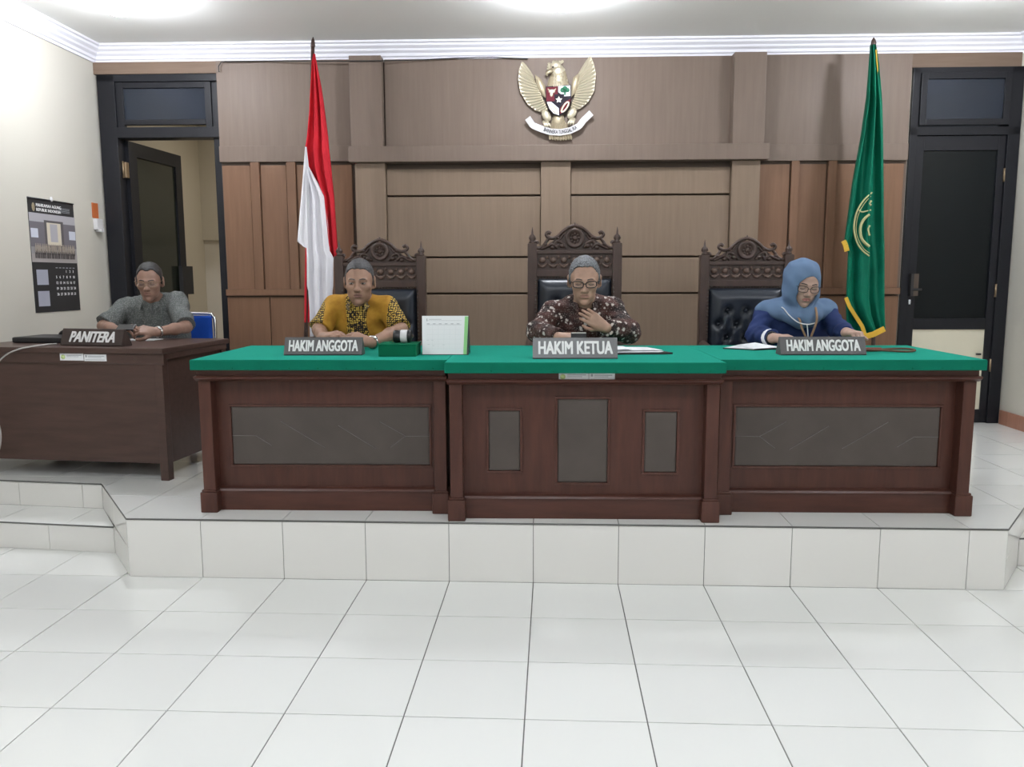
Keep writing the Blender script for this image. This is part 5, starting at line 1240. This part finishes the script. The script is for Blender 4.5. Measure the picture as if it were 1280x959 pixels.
face_parts(hB, pb, M['hair_g'], True, (M['black'], .026, .0165, .0026, .001)); hairdo(hB, pb, M['hair_s'], .090, -.012, 0, .009)
fn = thing('phone', 'dark phone held by the man in brown batik behind the HAKIM KETUA plate', 'phone', at(723, 422, .66))
q = at(723.5, 422.5, .66); b = MB(); b.bbox(-.042, .042, -.004, .004, -.016, .035, .003)
R = Matrix.Rotation(-.7, 3, 'X'); b.v = [tuple(R @ Vector(v)+q) for v in b.v]; b.build('case', M['black'], fn)
b = MB(); b.box(-.040, .040, -.0046, -.0042, .026, .034); b.v = [tuple(R @ Vector(v)+q) for v in b.v]; b.build('edge', M['steel'], fn)
# woman in blue headscarf
J = dict(sl=V3(at(957, 393, 1.12)), sr=V3(at(1032, 392, 1.12)), el=V3(at(945, 419, 1.0)), er=V3(at(1050, 413, .98)))
J['wl'] = V3(at(966, 423, .76)); J['wr'] = V3(at(1058, 416, .80))
J['hip'] = ((J['sl'][0]+J['sr'][0])/2, 1.36, H+.55); J['neck'] = V3(at(999, 383, 1.09))
J['hl'] = ((.95, -.15, .05), (0, -.25, 1), 1, (.35, .45, .3)); J['hr'] = ((.30, -.95, .0), (0, -.1, 1), -1, (.8, .9, .6))
hC = Head(at(1005, 354.5, 1.0), -.02, .32, .08, 1.03, 1.0)
pc, _ = person('woman in blue headscarf and navy blouse reading at the bench', J, hC, None, dict(skin=SK['c'], lips=LP['c'], shirt=M['navy'], trousers=M['trou']), dict(seed=8, long=True, vee=0, sleeve=.012, cuff=.95, collar=False, ears=False, cheek=.004, hs=.93))
face_parts(hC, pc, M['hair_b'], True, (M['black'], .025, .0175, .0016, .0))
sd = SDF(np.array(hC.c)-(.32, .30, .36), np.array(hC.c)+(.32, .34, .20), .005); nk = np.array(J['neck'])
hC.ell(sd, (-.012, .022, .030), (.098, .116, .104), 0); hC.ell(sd, (-.006, -.005, -.055), (.086, .090, .085), .06)
sd.cap(hC.P((0, .015, -.09)), nk+(0, -.01, -.03), .080, .085, .05)
for k, sx in (('sl', -.005), ('sr', .005)):
    S_ = np.array(J[k]); sd.cap(nk+(0, .015, .0), S_+(sx, .01, .036), .070, .046, .05); sd.cap(S_+(sx*2.2, -.015, .030), nk+(0, -.11, -.065), .046, .045, .03)
sd.ell(nk+(0.0, -.07, -.055), (.085, .060, .065), None, .04)
sd.ripple(.004, 30, 12)
hC.ell(sd, (.004, -.090, .008), (.058, .080, .056), .004, True); hC.ell(sd, (.004, -.090, -.045), (.055, .078, .066), .010, True)   # opening for the face
sd.build('headscarf', M['hijab'], pc)
b = MB(); c1 = [(-.125, -.05, .0), (-.118, -.10, -.01), (-.10, -.143, -.045), (-.055, -.172, -.085), (.0, -.180, -.095), (.045, -.17, -.085)]
b.tube(smooth([nk+np.array(q) for q in c1]), .0032, 6); b.tube(smooth([nk+np.array(q) for q in ((-.01, -.180, -.095), (-.005, -.182, -.13), (.0, -.18, -.18))]), .003, 6); b.build('white_cord', M['whitep'], pc)
b = MB()
for q in (((-.05, -.13, -.05), (-.045, -.168, -.075), (-.035, -.178, -.12), (-.005, -.185, -.185), (.005, -.185, -.21)), ((.05, -.13, .0), (.047, -.166, -.045), (.04, -.18, -.09), (.015, -.187, -.16), (.005, -.187, -.21))):
    b.tube(smooth([nk+np.array(p) for p in q]), .0065, 6, flat=.4)
b.build('lanyard', mat('tan_lanyard', (.28, .17, .10), .7), pc)
E1 = np.array(J['el']); W1 = np.array(J['wl']); 
b = MB(); d_ = nrmz(W1-E1); b.tube([W1-d_*.045, W1-d_*.035, W1-d_*.02], [.049, .049, .044], 16); b.build('white_cuff', M['whitecl'], pc)
watch(pc, W1, E1, .030, 'black')
# clerk at the side desk (world frame)
def aw(px, py, y): return V3(at(px, py, y, 0))
J = dict(sl=aw(159, 384, 1.70), sr=aw(221, 378, 1.70), el=aw(130, 408, 1.53), er=aw(232, 409, 1.53))
J['wl'] = lift(aw(150, 414, 1.30), ZT+.055); J['wr'] = lift(aw(196, 416, 1.28), ZT+.052)
J['hip'] = ((J['sl'][0]+J['sr'][0])/2, 1.83, H+.59); J['neck'] = aw(190, 374, 1.66)
J['hl'] = ((.75, -.35, .25), (-.5, -.2, .9), 1, (.5, .6, .5)); J['hr'] = ((-.85, -.25, .15), (.2, -.6, .8), -1, (.5, .6, .5))
hD = Head(aw(187, 352, 1.56), .26, .20, 0, 1.02, 1.0)
pd_, _ = person('man in grey short-sleeved shirt looking at a phone at the clerk desk', J, hD, None, dict(skin=SK['d'], lips=LP['d'], shirt=M['greyshirt'], trousers=M['trou']), dict(seed=11, vee=.08, hem=.93, sleeve=.018, foot=-.1), 0)
face_parts(hD, pd_, M['hair_b'], True, (M['brass'], .025, .016, .0016, .001)); hairdo(hD, pd_, M['hair_b'], .084, -.010, .012, .006)
watch(pd_, J['wr'], J['er'])
ph_ = thing('phone', 'black phone in the hands of the clerk in grey shirt', 'phone', aw(158, 409, 1.22), 0)
q = Vector(aw(157, 410, 1.205)); b = MB(); b.bbox(-.055, .055, -.004, .004, -.022, .035, .003); R = Matrix.Rotation(-1.0, 3, 'X'); b.v = [tuple(R @ Vector(v)+q) for v in b.v]; b.build('case', M['black'], ph_)
